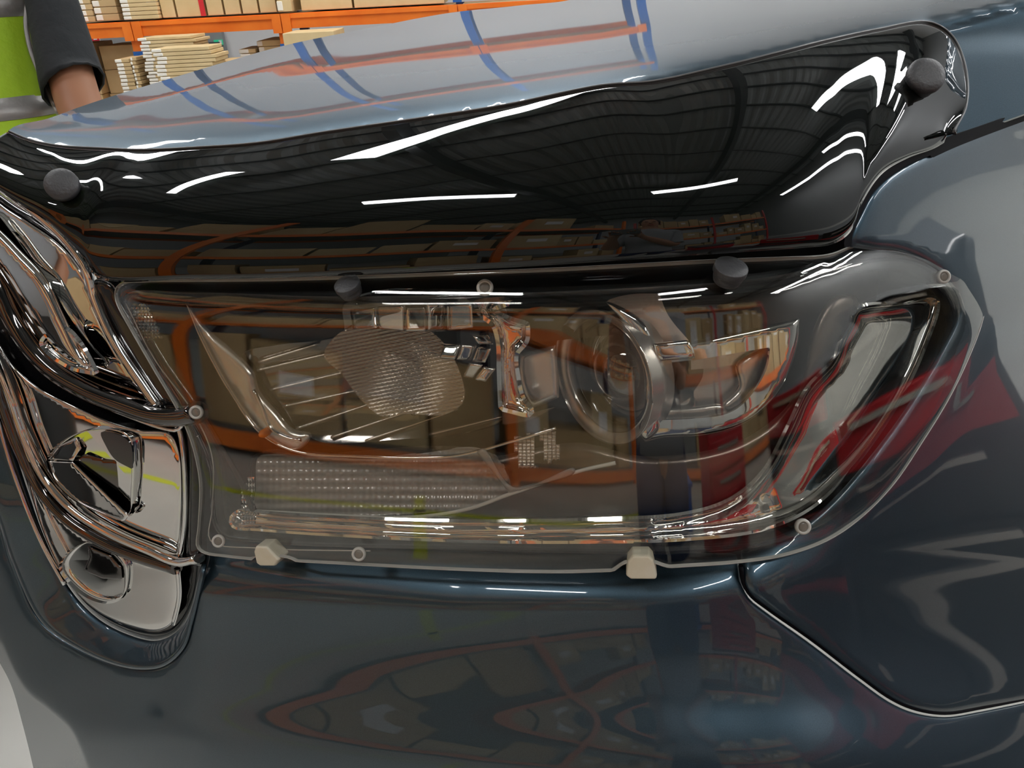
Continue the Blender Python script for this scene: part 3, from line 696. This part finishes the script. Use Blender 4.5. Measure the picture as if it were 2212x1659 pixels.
# projector
pn = np.array([-.80, -.58, .06]); pn /= np.linalg.norm(pn)
pc = at(1299, 816, .735); pa = np.cross(XYZ[2], pn); pa /= np.linalg.norm(pa); pb = np.cross(pn, pa)
PR = .0665
lathe('projector_bezel', [(PR*.80, -.030), (PR*.97, -.030), (PR*.985, -.012), (PR*.995, -.002), (PR, -.0005), (PR, 0), (PR*.99, .0003), (PR*.85, -.005), (PR*.835, -.0056), (PR*.83, -.007), (PR*.80, -.032), (PR*.82, -.032)], pc, pa, pb, pn, SATIN, 64, hl, label='wide satin ring around the projector')
for k in range(36):
    q = 2*math.pi*k/36; p = pc+(pa*math.cos(q)+pb*math.sin(q))*PR*1.05-pn*.016
    pp = proj(p)
    if pp[0] > 1330 or pp[1] < 850: continue
    box('bezel_tooth', p, (pa*math.cos(q)+pb*math.sin(q), -pa*math.sin(q)+pb*math.cos(q), pn), (.003, .006, .012), SATIN, hl)
for rr_, zz in ((.995, .0004), (.84, -.0052)):
    cq = [pc+(pa*math.cos(q)+pb*math.sin(q))*PR*rr_+pn*zz for q in np.linspace(0, 2*math.pi, 60)]
    sweep('bezel_rim', cq, CHROME, .0007, .0009, hl, n=6)
lathe('projector_tube', [(PR*.775, -.085), (PR*.79, -.034), (PR*.77, -.012), (PR*.73, -.012), (PR*.70, -.030), (PR*.70, -.080)], pc, pa, pb, pn, BLACKG, 56, hl)
lathe('projector_ring', [(PR*.64, -.055), (PR*.665, -.038), (PR*.64, -.028), (PR*.62, -.029), (PR*.60, -.040)], pc, pa, pb, pn, CHROME, 56, hl)
lathe('projector_lens', [(PR*.61, -.046), (PR*.60, -.034), (PR*.54, -.024), (PR*.44, -.015), (PR*.30, -.008), (PR*.15, -.0045), (.0002, -.0035)], pc, pa, pb, pn, clear('projector_glass', (.85, .80, .74), 1.8, .01, 2.2), 56, hl)
lathe('projector_shutter', [(PR*.55, -.070), (PR*.56, -.060), (PR*.3, -.056), (.0002, -.054)], pc, pa, pb, pn, mat('bronze_metal', (.30, .17, .10), .18, .8), 40, hl)  # bronze-toned metal disc behind the lens
# side reflector with its pocket
sr = [(1392, 702), (1412, 745), (1412, 745), (1490, 738), (1490, 738), (1727, 688), (1727, 688), (1724, 740), (1692, 832), (1650, 884), (1600, 918), (1520, 940), (1430, 946), (1394, 955), (1394, 955), (1380, 930), (1404, 890), (1404, 890), (1408, 800), (1408, 800)]
pocket = [(1414, 786), (1414, 786), (1500, 778), (1500, 778), (1664, 750), (1664, 750), (1655, 800), (1610, 868), (1570, 894), (1500, 904), (1420, 908), (1420, 908)]
sheet('side_reflector', CHROME, sr, HLZ(.045), 8, .003, parent=hl, holes=[pocket], pillow=(12, .006), bumpf=lambda x, y: (1727-x)*.00006, label='large chrome side reflector with a sunken pocket')
pk = lambda d: (lambda x, y: FT(x, y)+roll(x, y)*.8+.05+d+(1727-x)*.00006)
sheet('pocket_panel', SATIN, [(1414, 800), (1414, 800), (1496, 798), (1496, 798), (1500, 878), (1500, 878), (1418, 888), (1418, 888)], pk(.03), 8, .002, parent=hl, pillow=(10, -.006))
sheet('pocket_panel', SATIN, [(1500, 798), (1500, 798), (1590, 788), (1610, 790), (1594, 835), (1566, 872), (1502, 878), (1502, 878)], pk(.03), 8, .002, parent=hl, bumpf=lambda x, y: (x-1500)*-.00006)
sheet('pocket_panel', SATIN, [(1590, 786), (1666, 748), (1658, 800), (1612, 868), (1572, 890), (1560, 876), (1596, 835)], pk(.012), 7, .002, parent=hl, pillow=(14, .008))
sheet('pocket_panel', SATIN, [(1412, 784), (1412, 784), (1500, 776), (1668, 748), (1668, 748), (1600, 784), (1500, 798), (1414, 802), (1414, 802)], pk(.014), 7, .002, parent=hl)
sheet('pocket_panel', SATIN, [(1414, 886), (1414, 886), (1502, 878), (1560, 874), (1576, 892), (1500, 908), (1418, 910), (1418, 910)], pk(.014), 7, .002, parent=hl, pillow=(10, .005))
sheet('roof_panel', SATIN, [(1310, 652), (1360, 636), (1424, 634), (1424, 634), (1444, 682), (1488, 736), (1488, 736), (1412, 742), (1395, 700), (1350, 668)], HLZ(.06), 8, .002, parent=hl)
sheet('roof_mirror', CHROME, [(1412, 742), (1412, 742), (1486, 734), (1486, 734), (1498, 752), (1502, 774), (1502, 774), (1420, 780), (1420, 780)], HLZ(.04), 7, .002, parent=hl, pillow=(8, .003))
sheet('projector_cheek', CHROME, [(1308, 652), (1352, 668), (1398, 705), (1414, 760), (1412, 860), (1424, 925), (1394, 952), (1380, 930), (1392, 880), (1390, 800), (1372, 740), (1340, 690)], HLZ(.05), 7, .002, parent=hl, pillow=(14, .006))
# turn signal lens: rows of tiny prisms
sheet('turn_signal_backing', BEZEL, [(552, 990), (552, 990), (1062, 985), (1075, 1095), (880, 1116), (554, 1104), (554, 1104)], HLZ(.10), 12, .002, parent=hl)
TL = clear('ribbed_clear_plastic', (.62, .60, .58), 1.5, .12, 2.0, .55, (.50, .46, .42))
sheet('turn_signal_lens', TL, [(556, 990), (566, 985), (800, 992), (1060, 978), (1100, 1060), (1040, 1090), (880, 1110), (556, 1100), (553, 1050)], HLZ(.06), 6, .002, parent=hl, grid=4, bumpf=lambda x, y: .0018*np.sin(y*2*math.pi/19)+.0006*np.sin(x*2*math.pi/13), label='clear lens of fine horizontal ribs')
sheet('turn_signal_end', TL, [(1028, 975), (1028, 975), (1045, 968), (1110, 1052), (1240, 1010), (1242, 1022), (1100, 1066), (1100, 1066)], HLZ(.05), 6, .003, parent=hl, pillow=(7, .005))
pxsweep('signal_edge', [(555, 1104), (700, 1112), (880, 1118), (1010, 1100), (1100, 1068), (1250, 1018), (1330, 1000)], HLZ(.05), PAD, .002, .002, 0, hl)
def tiles(name, ol, ang, dx, dy, tf, m, hgt=.002, label=None):
    ol = np.array(ol, float); c_ = ol.mean(0); a = math.radians(ang); R = np.array([[math.cos(a), math.sin(a)], [-math.sin(a), math.cos(a)]])
    q = (ol-c_)@R.T; V = []; F = []
    for i, x in enumerate(np.arange(q[:, 0].min(), q[:, 0].max(), dx)):
        for y in np.arange(q[:, 1].min(), q[:, 1].max(), dy):
            p = np.array([x+dx/2, y+dy/2])@R+c_
            if not inside(p[None], ol)[0]: continue
            b = len(V); cs = [np.array([x+dx*(.5+u*.45), y+dy*(.5+v*.45)])@R+c_ for u, v in ((-1, -1), (1, -1), (1, 1), (-1, 1))]
            for g in cs: V.append(at(g[0], g[1], tf(g[0:1], g[1:2])[0]))
            V.append(at(p[0], p[1], tf(p[0:1], p[1:2])[0]-hgt)); F += [(b, b+1, b+4), (b+1, b+2, b+4), (b+2, b+3, b+4), (b+3, b, b+4)]
    return mesh(name, V, F, m, False, hl, kind='stuff', **({'label': label} if label else {}))
tiles('reflex_prisms', [(276, 662), (318, 655), (354, 732), (308, 738)], 0, 7, 7, HLZ(.03), CHROME, .0025, 'patch of tiny sparkling prisms')
tiles('optic_tiles', [(522, 1040), (548, 1030), (550, 1145), (520, 1140)], 0, 6, 12, HLZ(.04), CHROME, .002)
tiles('optic_tiles', [(1110, 945), (1150, 935), (1160, 1010), (1120, 1015)], 0, 9, 7, HLZ(.055), SATIN, .002)
tiles('optic_tiles', [(1165, 930), (1195, 925), (1215, 995), (1180, 1000)], 0, 9, 7, HLZ(.055), SATIN, .002)
pxsweep('bezel_ridge', [(272, 655), (330, 770), (420, 895), (458, 985), (458, 1100), (455, 1168), (560, 1184), (800, 1190)], HLZ(.02), PAD, .0007, .0012, 0, hl)
pxsweep('bezel_ridge', [(290, 660), (345, 760), (440, 900), (520, 1040), (545, 1100)], HLZ(.035), BLACKG, .003, .004, 0, hl)
lathe('amber_bulb', [(.002, -.02), (.0045, -.008), (.0045, .004), (.002, .008), (.0002, .009)], at(572, 935, .83), *frame_at(572, 935, FT)[1:], mat('amber_plastic', (.9, .22, .02), .2), 16, hl)
settle_part(hl)

# ------------------------------------------------------------------ grille
gr = part_empty('grille', tuple(at(200, 1000, .97)))
G = lambda d: (lambda x, y: FT(x, y)+d)
sheet('grille_panel', BLACKG, [(-60, 395), (40, 445), (110, 488), (165, 540), (192, 598), (225, 625), (262, 660), (335, 780), (405, 900), (434, 965), (438, 1050), (436, 1140), (436, 1222), (424, 1300), (385, 1368), (340, 1386), (280, 1374), (210, 1336), (150, 1268), (100, 1170), (60, 1060), (20, 940), (0, 860), (-60, 820)], G(.078), 12, .004, parent=gr, pillow=(20, .02))
sheet('chrome_plate', CHROME, [(-60, 380), (0, 440), (60, 480), (130, 530), (178, 590), (215, 680), (262, 770), (320, 850), (365, 898), (330, 888), (250, 862), (180, 835), (110, 790), (60, 730), (20, 650), (-20, 560), (-60, 500)], G(.035), 8, .004, parent=gr, pillow=(9, .005), bumpf=lambda x, y: .010*np.sin((x+y)/150), label='upper chrome plate of the grille')
sheet('chrome_blade', CHROME, [(-60, 450), (0, 495), (50, 545), (100, 600), (140, 680), (172, 748), (207, 806), (207, 806), (150, 790), (95, 745), (50, 680), (15, 620), (-60, 500)], G(.02), 7, .004, parent=gr, pillow=(26, .022), label='upper chrome blade ending in a point')
sheet('blade_scoop', CHROME, [(93, 742), (110, 722), (140, 712), (168, 738), (206, 804), (206, 804), (150, 790)], G(.0), 5, .004, parent=gr, pillow=(16, -.012))
pxsweep('chrome_rail', [(-60, 345), (0, 400), (70, 452), (140, 513), (185, 573), (205, 640), (245, 730), (300, 815), (350, 885), (372, 904)], G(.02), CHROME, .0065, .008, 0, gr, n=14)
pxsweep('rail_line', [(190, 600), (222, 690), (272, 782), (335, 868), (380, 905)], G(.018), BEZEL, .0018, .004, 0, gr)
pxsweep('dark_rail', [(-60, 520), (0, 625), (30, 690), (70, 752), (120, 802), (190, 843), (270, 874), (340, 896), (400, 898), (430, 890)], G(.012), DARKCHROME, .012, .014, 0, gr, n=16)  # chrome bar; the dark surroundings it mirrors are put into a darker colour
pxsweep('rail_highlight', [(-60, 560), (0, 660), (30, 718), (70, 778), (130, 826), (200, 866), (280, 900), (350, 924), (385, 928), (402, 905)], G(.006), CHROME, .0022, .003, 0, gr)
plB = [(-30, 700), (30, 790), (80, 835), (150, 872), (230, 908), (300, 928), (368, 936), (388, 975), (394, 1040), (392, 1120), (385, 1203), (385, 1203), (370, 1204), (300, 1185), (220, 1150), (150, 1090), (100, 1020), (60, 940), (20, 860)]
hole2 = [(104, 992), (125, 962), (168, 938), (235, 932), (272, 948), (281, 1000), (280, 1060), (270, 1118), (220, 1106), (162, 1078), (116, 1030)]
sheet('chrome_plate', CHROME, plB, G(.035), 8, .004, parent=gr, pillow=(9, .005), holes=[hole2], label='middle chrome plate around the second vent')
def vent(ol, d, depth, name='vent_scoop'):
    ol2 = cr(ol, True); c_ = ol2.mean(0)
    R = resample(ol2, 9, True); rr = []
    for k, (sc, dd) in enumerate(((1.03, -.006), (1.0, -.010), (.95, -.008), (.86, .004), (.70, .018), (.5, .028), (.25, .034))):
        q = c_+(R-c_)*sc+np.array([8, -6])*k*.8; rr.append(at(q[:, 0], q[:, 1], FT(q[:, 0], q[:, 1])+d+dd*depth/.034))
    return loft(name, rr, CHROME, True, True, gr)
vent(hole2, .03, .040)
q2 = lambda pts: [p for q in pts for p in (q, q)]
sheet('vent_opening', BLACKG, [(218, 934), (258, 940), (282, 960), (286, 1014), (286, 1014), (248, 992), (228, 962)], G(.016), 6, .003, parent=gr)
sheet('vent_facet', CHROME, q2([(104, 992), (128, 962), (166, 944), (174, 970), (158, 996)]), G(.018), 6, .003, parent=gr, pillow=(5, .002), bumpf=lambda x, y: (y-960)*-.0002)
sheet('vent_facet', CHROME, q2([(168, 944), (220, 936), (230, 966), (222, 992), (182, 978)]), G(.024), 6, .003, parent=gr, pillow=(5, .002), bumpf=lambda x, y: (x-170)*.0002)
sheet('vent_facet', DARKCHROME, q2([(160, 996), (182, 980), (224, 992), (250, 992), (284, 1014), (284, 1062), (278, 1112)]), G(.016), 6, .003, parent=gr, pillow=(5, .002), bumpf=lambda x, y: (x-160)*.0001)
sheet('vent_facet', CHROME, [(104, 996), (104, 996), (158, 998), (158, 998), (278, 1114), (278, 1114), (268, 1126), (220, 1110), (160, 1082), (118, 1040)], G(.016), 6, .003, parent=gr, pillow=(7, .004), bumpf=lambda x, y: (x-y+900)*-.00012)
pxsweep('chrome_rail', [(-60, 700), (-10, 780), (20, 850), (55, 950), (100, 1038), (160, 1103), (240, 1153), (320, 1188), (385, 1214), (431, 1206)], G(.012), CHROME, .0055, .008, 0, gr, n=14)
pxsweep('dark_rail', [(-60, 730), (-10, 812), (12, 880), (48, 975), (92, 1058), (150, 1122), (230, 1172), (310, 1204), (382, 1226)], G(.03), DARKCHROME, .009, .010, 0, gr, n=12)
plC = [(62, 1030), (100, 1085), (170, 1148), (250, 1190), (330, 1216), (382, 1232), (384, 1290), (372, 1345), (340, 1362), (280, 1352), (210, 1320), (150, 1262), (110, 1190), (78, 1105)]
hole3 = [(129, 1228), (150, 1193), (188, 1175), (238, 1196), (262, 1222), (267, 1260), (260, 1292), (238, 1302), (200, 1296), (160, 1270)]
sheet('chrome_plate', CHROME, plC, G(.035), 8, .004, parent=gr, pillow=(9, .005), holes=[hole3], label='lowest chrome plate around the small vent')
vent(hole3, .03, .030)
sheet('vent_facet', DARKCHROME, q2([(180, 1232), (192, 1206), (190, 1180), (238, 1200), (262, 1226), (264, 1252), (222, 1250)]), G(.022), 6, .003, parent=gr, pillow=(5, .002))
pxsweep('chrome_edge', [(366, 905), (386, 925), (397, 980), (401, 1060), (399, 1130), (389, 1200)], G(.022), CHROME, .0032, .004, 0, gr)
pxsweep('chrome_edge', [(384, 1228), (387, 1290), (374, 1348)], G(.03), CHROME, .003, .003, 0, gr)
pxsweep('lower_chrome_line', [(-10, 870), (12, 960), (45, 1060), (90, 1170), (140, 1262)], G(.03), CHROME, .0035, .005, 0, gr)
pxsweep('lower_chrome_line', [(20, 860), (60, 985), (105, 1110), (150, 1200)], G(.03), CHROME, .0025, .004, 0, gr)
# black filler between grille and headlight
sheet('corner_filler', BLACKG, [(196, 604), (240, 612), (262, 650), (335, 775), (398, 880), (430, 950), (436, 1040), (436, 1140), (436, 1222), (436, 1222), (402, 1222), (402, 1222), (404, 1100), (404, 980), (392, 915), (376, 902), (340, 862), (282, 775), (230, 680)], G(.028), 9, .003, parent=gr, pillow=(12, .008))
for k in range(26):
    u = k/25; x = 300+u*80; y = 742+u*140; p, a, b, n = frame_at(x, y, G(.018)); box('filler_tooth', p, (a, b, n), (.004, .002, .002), BLACKG, gr)
settle_part(gr)
settle(truck)

# ------------------------------------------------------------------ clear headlight protector with its fixings
hp = empty('headlight_protector', 'clear acrylic protector clipped over the headlight', 'headlight protector', tuple(at(1180, 900, .66)))
sh_ol = [(249, 640), (252, 620), (272, 608), (300, 606), (600, 602), (900, 592), (1200, 580), (1540, 562), (1700, 556), (1790, 550), (1850, 529), (1920, 522), (2000, 532), (2080, 560), (2120, 600), (2131, 640), (2120, 700), (2090, 778), (2050, 860), (1990, 958), (1930, 1046), (1860, 1118), (1790, 1166), (1700, 1199), (1600, 1215), (1445, 1226), (1445, 1226), (1425, 1220), (1415, 1216), (1352, 1216), (1338, 1224), (1325, 1234), (1325, 1234),
         (1200, 1237), (1000, 1232), (750, 1219), (640, 1213), (640, 1213), (622, 1205), (550, 1203), (545, 1209), (545, 1209), (490, 1203), (438, 1194), (425, 1180), (428, 1140), (432, 1050), (425, 1000), (408, 940), (380, 880), (330, 795), (280, 708), (254, 660)]
sheet('shield', CLEARP, sh_ol, HS, 11, .003, parent=hp, edge=EDGE, pillow=(26, .003))
sc_ = resample(cr(sh_ol, True), 10, True); sc_ = np.vstack([sc_, sc_[:1]])
sweep('polished_edge', at(sc_[:, 0], sc_[:, 1], HS(sc_[:, 0], sc_[:, 1])+.001), EDGE, .0008, .0016, hp, n=6)
def hpad(px, py, R=.0078):
    p, a, b, n = frame_at(px, py, HS, .001); v = CAM-p; n = n+1.2*v/np.linalg.norm(v); n /= np.linalg.norm(n); a = a-n*(a@n); a /= np.linalg.norm(a); b = np.cross(n, a)
    lathe('spacer_pad', [(R*.9, -.002), (R*.97, .001), (R*.93, .003), (R*.72, .0042), (R*.62, .0036), (R*.58, .002)], p, a, b, n, PAD, 26, hp)
    lathe('pad_core', [(R*.64, .0010), (R*.60, .0026), (R*.3, .0030), (.0002, .0031)], p, a, b, n, PADIN, 20, hp)
for q in ((1048, 622), (2036, 598), (425, 890), (473, 1168), (776, 1196), (1733, 1137)): hpad(*q)
def bstud(px, py, R, up):
    p, a, b, n = frame_at(px, py, HS, -.009); n = n+np.array(up)*1.7; n /= np.linalg.norm(n); a = np.cross(XYZ[2], n); a /= np.linalg.norm(a); b = np.cross(n, a)
    lathe('rubber_stud', [(R*.8, -.004), (R*.88, 0), (R*.88, R*.30), (R*.98, R*.34), (R, R*.38), (R*1.0, R*.72), (R*.985, R*.76), (R*.95, R*.79), (R*.5, R*.85), (.0003, R*.87)], p, a, b, n, BLACKM, 32, hp)
bstud(757, 628, .0122, (-.1, -.1, .9)); bstud(1572, 598, .0140, (.05, 0, .7))
def clip(px, py, w, h, lobe):
    p, a, b, n = frame_at(px, py, HS, .004)
    if b@UP < 0: b = -b
    k = .655/FPX
    ol = [(-w*.48, h*.25), (-w*.30, h*.5), (w*.30, h*.5), (w*.44, h*.30)] + ([(w*.75, -h*.18), (w*.42, -h*.5)] if lobe else [(w*.55, -h*.34), (w*.52, -h*.5)]) + [(-w*.40, -h*.5), (-w*.56, -h*.36)]
    V = []; 
    for z, sc in ((-.012, 1), (.004, 1), (.0065, .93)):
        for x, y in ol: V.append(p+a*x*k*sc+b*y*k*sc+n*z)
    m_ = len(ol); F = [tuple(range(m_))[::-1], tuple(range(2*m_, 3*m_))]
    for L in range(2):
        for j in range(m_): F.append((L*m_+j, L*m_+(j+1) % m_, (L+1)*m_+(j+1) % m_, (L+1)*m_+j))
    c_ = mesh('nylon_clip', V, F, WHITECLIP, False, hp, label='milky white clip gripping the lower edge, '+('left of the pair' if lobe else 'right of the pair'))
    bv = c_.modifiers.new('b', 'BEVEL'); bv.width = .0012; bv.segments = 2
clip(578, 1196, 66, 62, True); clip(1385, 1219, 64, 62, False)
settle(hp)

# ------------------------------------------------------------------ people
def limb(pts, rad, n=14, sub=8):
    """smooth tapered tube rows through joints"""
    P = np.array(pts, float); c = cr(np.c_[P, np.array(rad)], n=sub); X, R = c[:, :3], c[:, 3]
    T = np.gradient(X, axis=0); T /= np.linalg.norm(T, axis=1)[:, None]; rows = []
    ref = np.array([.1, 1, .15]); ref /= np.linalg.norm(ref)
    for x, t, r in zip(X, T, R):
        a = ref-t*(ref@t); a /= np.linalg.norm(a); b = np.cross(t, a)
        rows.append([x+(a*math.cos(q)+b*math.sin(q))*r for q in np.linspace(0, 2*math.pi, n, endpoint=False)])
    return rows
def person(label, pos, heading, arms, top=GREYT, legs=DENIM, sleeve=.62, height=1.74, vest=None, torso=None, hairlen=0):
    """arms: two lists (shoulder, elbow, wrist, fingertip direction) in world coordinates or None for hanging arms"""
    k = height/1.74; pos = np.array([*pos, 0.]); h = math.radians(heading)
    F = np.array([math.sin(h), -math.cos(h), 0]); S = np.array([math.cos(h), math.sin(h), 0])     # forward, to the right in view when facing us
    r = empty('person', label, 'person', tuple(pos))
    L = lambda s, f, z: pos+S*s*k+F*f*k+np.array([0, 0, z*k])
    off = (torso or (lambda z: np.zeros(3)))
    V = []; E = []; R = []
    def v(p, rr, prev=None):
        V.append(p); R.append(rr*k if isinstance(rr, float) else tuple(x*k for x in rr)); 
        if prev is not None: E.append((prev, len(V)-1))
        return len(V)-1
    pel = v(L(0, 0, .95)+off(.95), .13); w1 = v(L(0, 0, 1.10)+off(1.1), .12, pel); ch = v(L(0, 0, 1.30)+off(1.3), .115, w1); nb = v(L(0, -.01, 1.45)+off(1.46), .055, ch)
    nk = v(L(0, .01, 1.53)+off(1.5), .052, nb); hd = v(L(0, .02, 1.60)+off(1.5), .078, nk); hd2 = v(L(0, .015, 1.68)+off(1.5), .082, hd); v(L(0, .005, 1.73)+off(1.5), .05, hd2)
    for sd in (-1, 1):
        hp_ = v(L(sd*.09, 0, .88)+off(.9), .085, pel); kn = v(L(sd*.10, .015, .50), .056, hp_); cf = v(L(sd*.105, -.01, .32), .052, kn); an = v(L(sd*.11, 0, .09), .038, cf); v(L(sd*.12, .14, .03), .03, an)
        A_ = arms[0 if sd < 0 else 1] if arms else None
        if A_ is None: A_ = [L(sd*.19, 0, 1.42), L(sd*.24, -.02, 1.13), L(sd*.26, .06, .88), np.array([0, .1, -1.])]
        sh, el, wr, fd = [np.array(q, float) for q in A_]; fd /= np.linalg.norm(fd)
        a = v(sh, .05, nb); b = v((sh+el)/2, .056, a); c = v(el, .060, b); d_ = v((el+wr)/2, .052, c); e = v(wr, .026, d_)
        side = np.cross(fd, F) if abs(fd@F) < .9 else np.cross(fd, S); side /= np.linalg.norm(side); up_ = np.cross(side, fd)
        pm = v(wr+fd*.05*k, (.034, .020), e)
        for q, ln in ((-1.5, .055), (-.5, .068), (.5, .072), (1.5, .064)):
            b0 = v(wr+(fd*.095+side*q*.019)*k, .0085, pm); b1 = v(wr+(fd*(.095+ln*.55)+side*q*.021+up_*.010)*k, .008, b0); v(wr+(fd*(.095+ln*.95)+side*q*.022+up_*.026)*k, .007, b1)
        t0 = v(wr+(fd*.035+side*.036)*k, .011, pm); v(wr+(fd*.075+side*.056+up_*.015)*k, .009, t0)
        # sleeve over the upper arm
        c_ = sh+(el-sh)*.86
        rows = limb([L(sd*.085, 0, 1.425)+off(1.425), L(sd*.14, 0, 1.425)*.5+off(1.42)*.5+(sh+np.array([0, 0, .02]))*.5, sh, sh+(c_-sh)*.3, sh+(c_-sh)*.7, c_], [.052*k, .056*k, .056*k, .061*k, .070*k, .079*k]); rows.append([np.mean(rows[-1], 0)+(np.array(p)-np.mean(rows[-1], 0))*.93 for p in rows[-1]])
        for ri in (-3, -2, -1):
            m0 = np.mean(rows[ri], 0); rows[ri] = [p+XYZ[2]*(p[0]-m0[0])*.30*(1 if ri > -3 else .5) for p in rows[ri]]
        loft('sleeve', rows, top, True, False, r, thick=.003)
    me = bpy.data.meshes.new('body'); me.from_pydata([tuple(map(float, p)) for p in V], E, []); me.materials.append(SKIN)
    ob = link('body', me, r); sk = ob.modifiers.new('skin', 'SKIN'); sk.use_smooth_shade = True
    for i, rr in enumerate(R):
        me.skin_vertices[0].data[i].radius = (rr, rr) if isinstance(rr, float) else rr
    me.skin_vertices[0].data[0].use_root = True
    ss = ob.modifiers.new('sub', 'SUBSURF'); ss.levels = 2; ss.render_levels = 2
    def rings(zs, grow=0):
        out = []
        for z, rx, ry in zs:
            c = L(0, 0, z)+off(z); out.append([c+(S*(rx+grow)*math.cos(q)+F*(ry+grow)*math.sin(q))*k for q in np.linspace(0, 2*math.pi, 32, endpoint=False)])
        return out
    body = [(.90, .165, .115), (1.0, .16, .115), (1.1, .155, .11), (1.2, .165, .118), (1.3, .18, .125), (1.38, .185, .12), (1.44, .165, .10), (1.475, .11, .08), (1.50, .07, .065)]
    loft('shirt', rings(body, .012), top, True, False, r, thick=.003)
    for sd in (-1, 1):
        loft('trouser_leg', limb([L(sd*.075, 0, .97)+off(.97), L(sd*.09, 0, .80), L(sd*.10, .01, .5), L(sd*.107, -.005, .25), L(sd*.11, 0, .07)], [.10*k, .10*k, .075*k, .068*k, .066*k]), legs, True, False, r, thick=.003)
        box('shoe', L(sd*.118, .05, .045), (S, F, XYZ[2]), (.10*k, .28*k, .09*k), SHOE, r, bev=.02)
    hc = L(0, -.005, 1.665)+off(1.5)
    hr = []
    for i in range(9):
        q = i/8*math.pi*.62; hr.append([hc+(S*math.cos(p)*.094*math.sin(q)+F*(math.sin(p)*.105*math.sin(q)-.018)+XYZ[2]*(math.cos(q)*.105))*k for p in np.linspace(0, 2*math.pi, 24, endpoint=False)])
    hr[0] = [p+np.array([0, 0, 1e-4]) for p in hr[0]]
    loft('hair', hr, HAIR, True, False, r, thick=.004)
    fc = L(0, .1, 1.625)+off(1.5)
    loft('nose', [[fc+(S*math.cos(p)*w_+XYZ[2]*(z_+math.sin(p)*.003)+F*(f_+math.sin(p)*w_*.3))*k for p in np.linspace(0, 2*math.pi, 8, endpoint=False)] for z_, w_, f_ in ((.02, .006, -.01), (.0, .009, .004), (-.018, .014, .010), (-.024, .010, -.004))], SKIN, True, True, r)
    for sd in (-1, 1):
        box('eye', fc+(S*sd*.031+XYZ[2]*.022-F*.016)*k, (S, F, XYZ[2]), (.022, .01, .010), HAIR, r, bev=.003)
        box('ear', L(sd*.084, .0, 1.625)+off(1.5), (S, F, XYZ[2]), (.014, .03, .055), SKIN, r, bev=.006)
    box('mouth', fc+(-XYZ[2]*.048-F*.006)*k, (S, F, XYZ[2]), (.045, .01, .008), RED, r, bev=.003)
    if vest: vest(r, rings, body, L, off)
    settle(r)
    return r
# hi-vis worker beyond the far side of the bonnet
vd = 2.08
def vc(z):                                             # right edge of the vest as measured, turned into a torso centre at height z
    zs = []; xs = []
    for py, ed in ((-140, 62), (-60, 64), (0, 62), (50, 58), (110, 72), (190, 102), (245, 130), (300, 146), (420, 170)):
        p = at(ed-1, py, vd); zs.append(p[2]); xs.append(p)
    o = np.argsort(zs); X = np.array(xs)[o]; Z = np.array(zs)[o]
    return np.array([np.interp(z, Z, X[:, 0]), np.interp(z, Z, X[:, 1])])
bz = 1.15; base = vc(bz)-np.array([.185, 0])
kk = 1.78/1.74
def tor(z):
    c = vc(z*kk)-np.array([.185, 0]); return np.array([c[0]-base[0], c[1]-base[1], 0])
def vestf(r, rings, body, L, off):
    loft('vest', rings([(z, rx, ry) for z, rx, ry in [(.84, .175, .125)]+body[:-2]], .018), HIVIS, True, False, r, thick=.004)
    zr = sorted([at(100, 200, vd)[2]/kk, at(100, 246, vd)[2]/kk])
    lerp = lambda z: (z, float(np.interp(z, [b[0] for b in body], [b[1] for b in body])), float(np.interp(z, [b[0] for b in body], [b[2] for b in body])))
    loft('reflective_band', rings([lerp(zr[0]), lerp(sum(zr)/2), lerp(zr[1])], .0215), REFLECT, True, False, r, thick=.003)
    z2 = at(20, 36, vd)[2]/kk
    rr = rings([lerp(z2), lerp(z2+.04), lerp(z2+.08)], .0215)
    loft('reflective_patch', [row[2:9] for row in rr], REFLECT, False, False, r, thick=.003)
    loft('reflective_patch', [row[10:15] for row in rr], REFLECT, False, False, r, thick=.003)
    ps = cr([(64, -60), (62, 0), (58, 50), (66, 100), (84, 150), (104, 195), (128, 246)])
    sweep('piping', at(ps[:, 0]-2, ps[:, 1], vd-.045), REFLECT, .006, .004, r)
sh = at(84, -105, vd-.02); el = at(172, 235, vd-.06)
person('person in a yellow hi-vis vest and black t-shirt beyond the bonnet', base, 12,
       [[base[0]-.19, base[1], 1.45], sh, 0, 0] and [None, [sh, el, at(238, 380, 1.98), np.array([.5, -.6, -.6])]], BLACKT, DENIM, .62, 1.78, vestf, tor)
# photographer holding the phone, grey worker to the left: both are in the truck's reflections
person('person in a grey polo shirt holding a phone just behind the viewpoint', (.16, -.42), 180, [[(.36, -.42, 1.38), (.33, -.36, 1.12), (.10, -.20, 1.30), (-.3, .6, .5)], [(-.04, -.42, 1.38), (-.10, -.40, 1.10), (-.06, -.20, 1.28), (.2, .6, .6)]], GREYT, DENIM, .62, 1.70)
ph = empty('phone', 'dark phone in the hands of the person behind the viewpoint', 'phone', (0.02, -.1, 1.35)); box('case', (0.02, -.095, 1.37), XYZ, (.15, .010, .075), BLACKM, ph, bev=.004); box('screen', (0.02, -.101, 1.37), XYZ, (.14, .002, .066), DARKGL, ph); settle(ph)
person('person in a light grey shirt standing left of the truck, mirrored in the chrome grille', (-2.0, .75), 75, None, GREYT, SHOE, .62, 1.72)
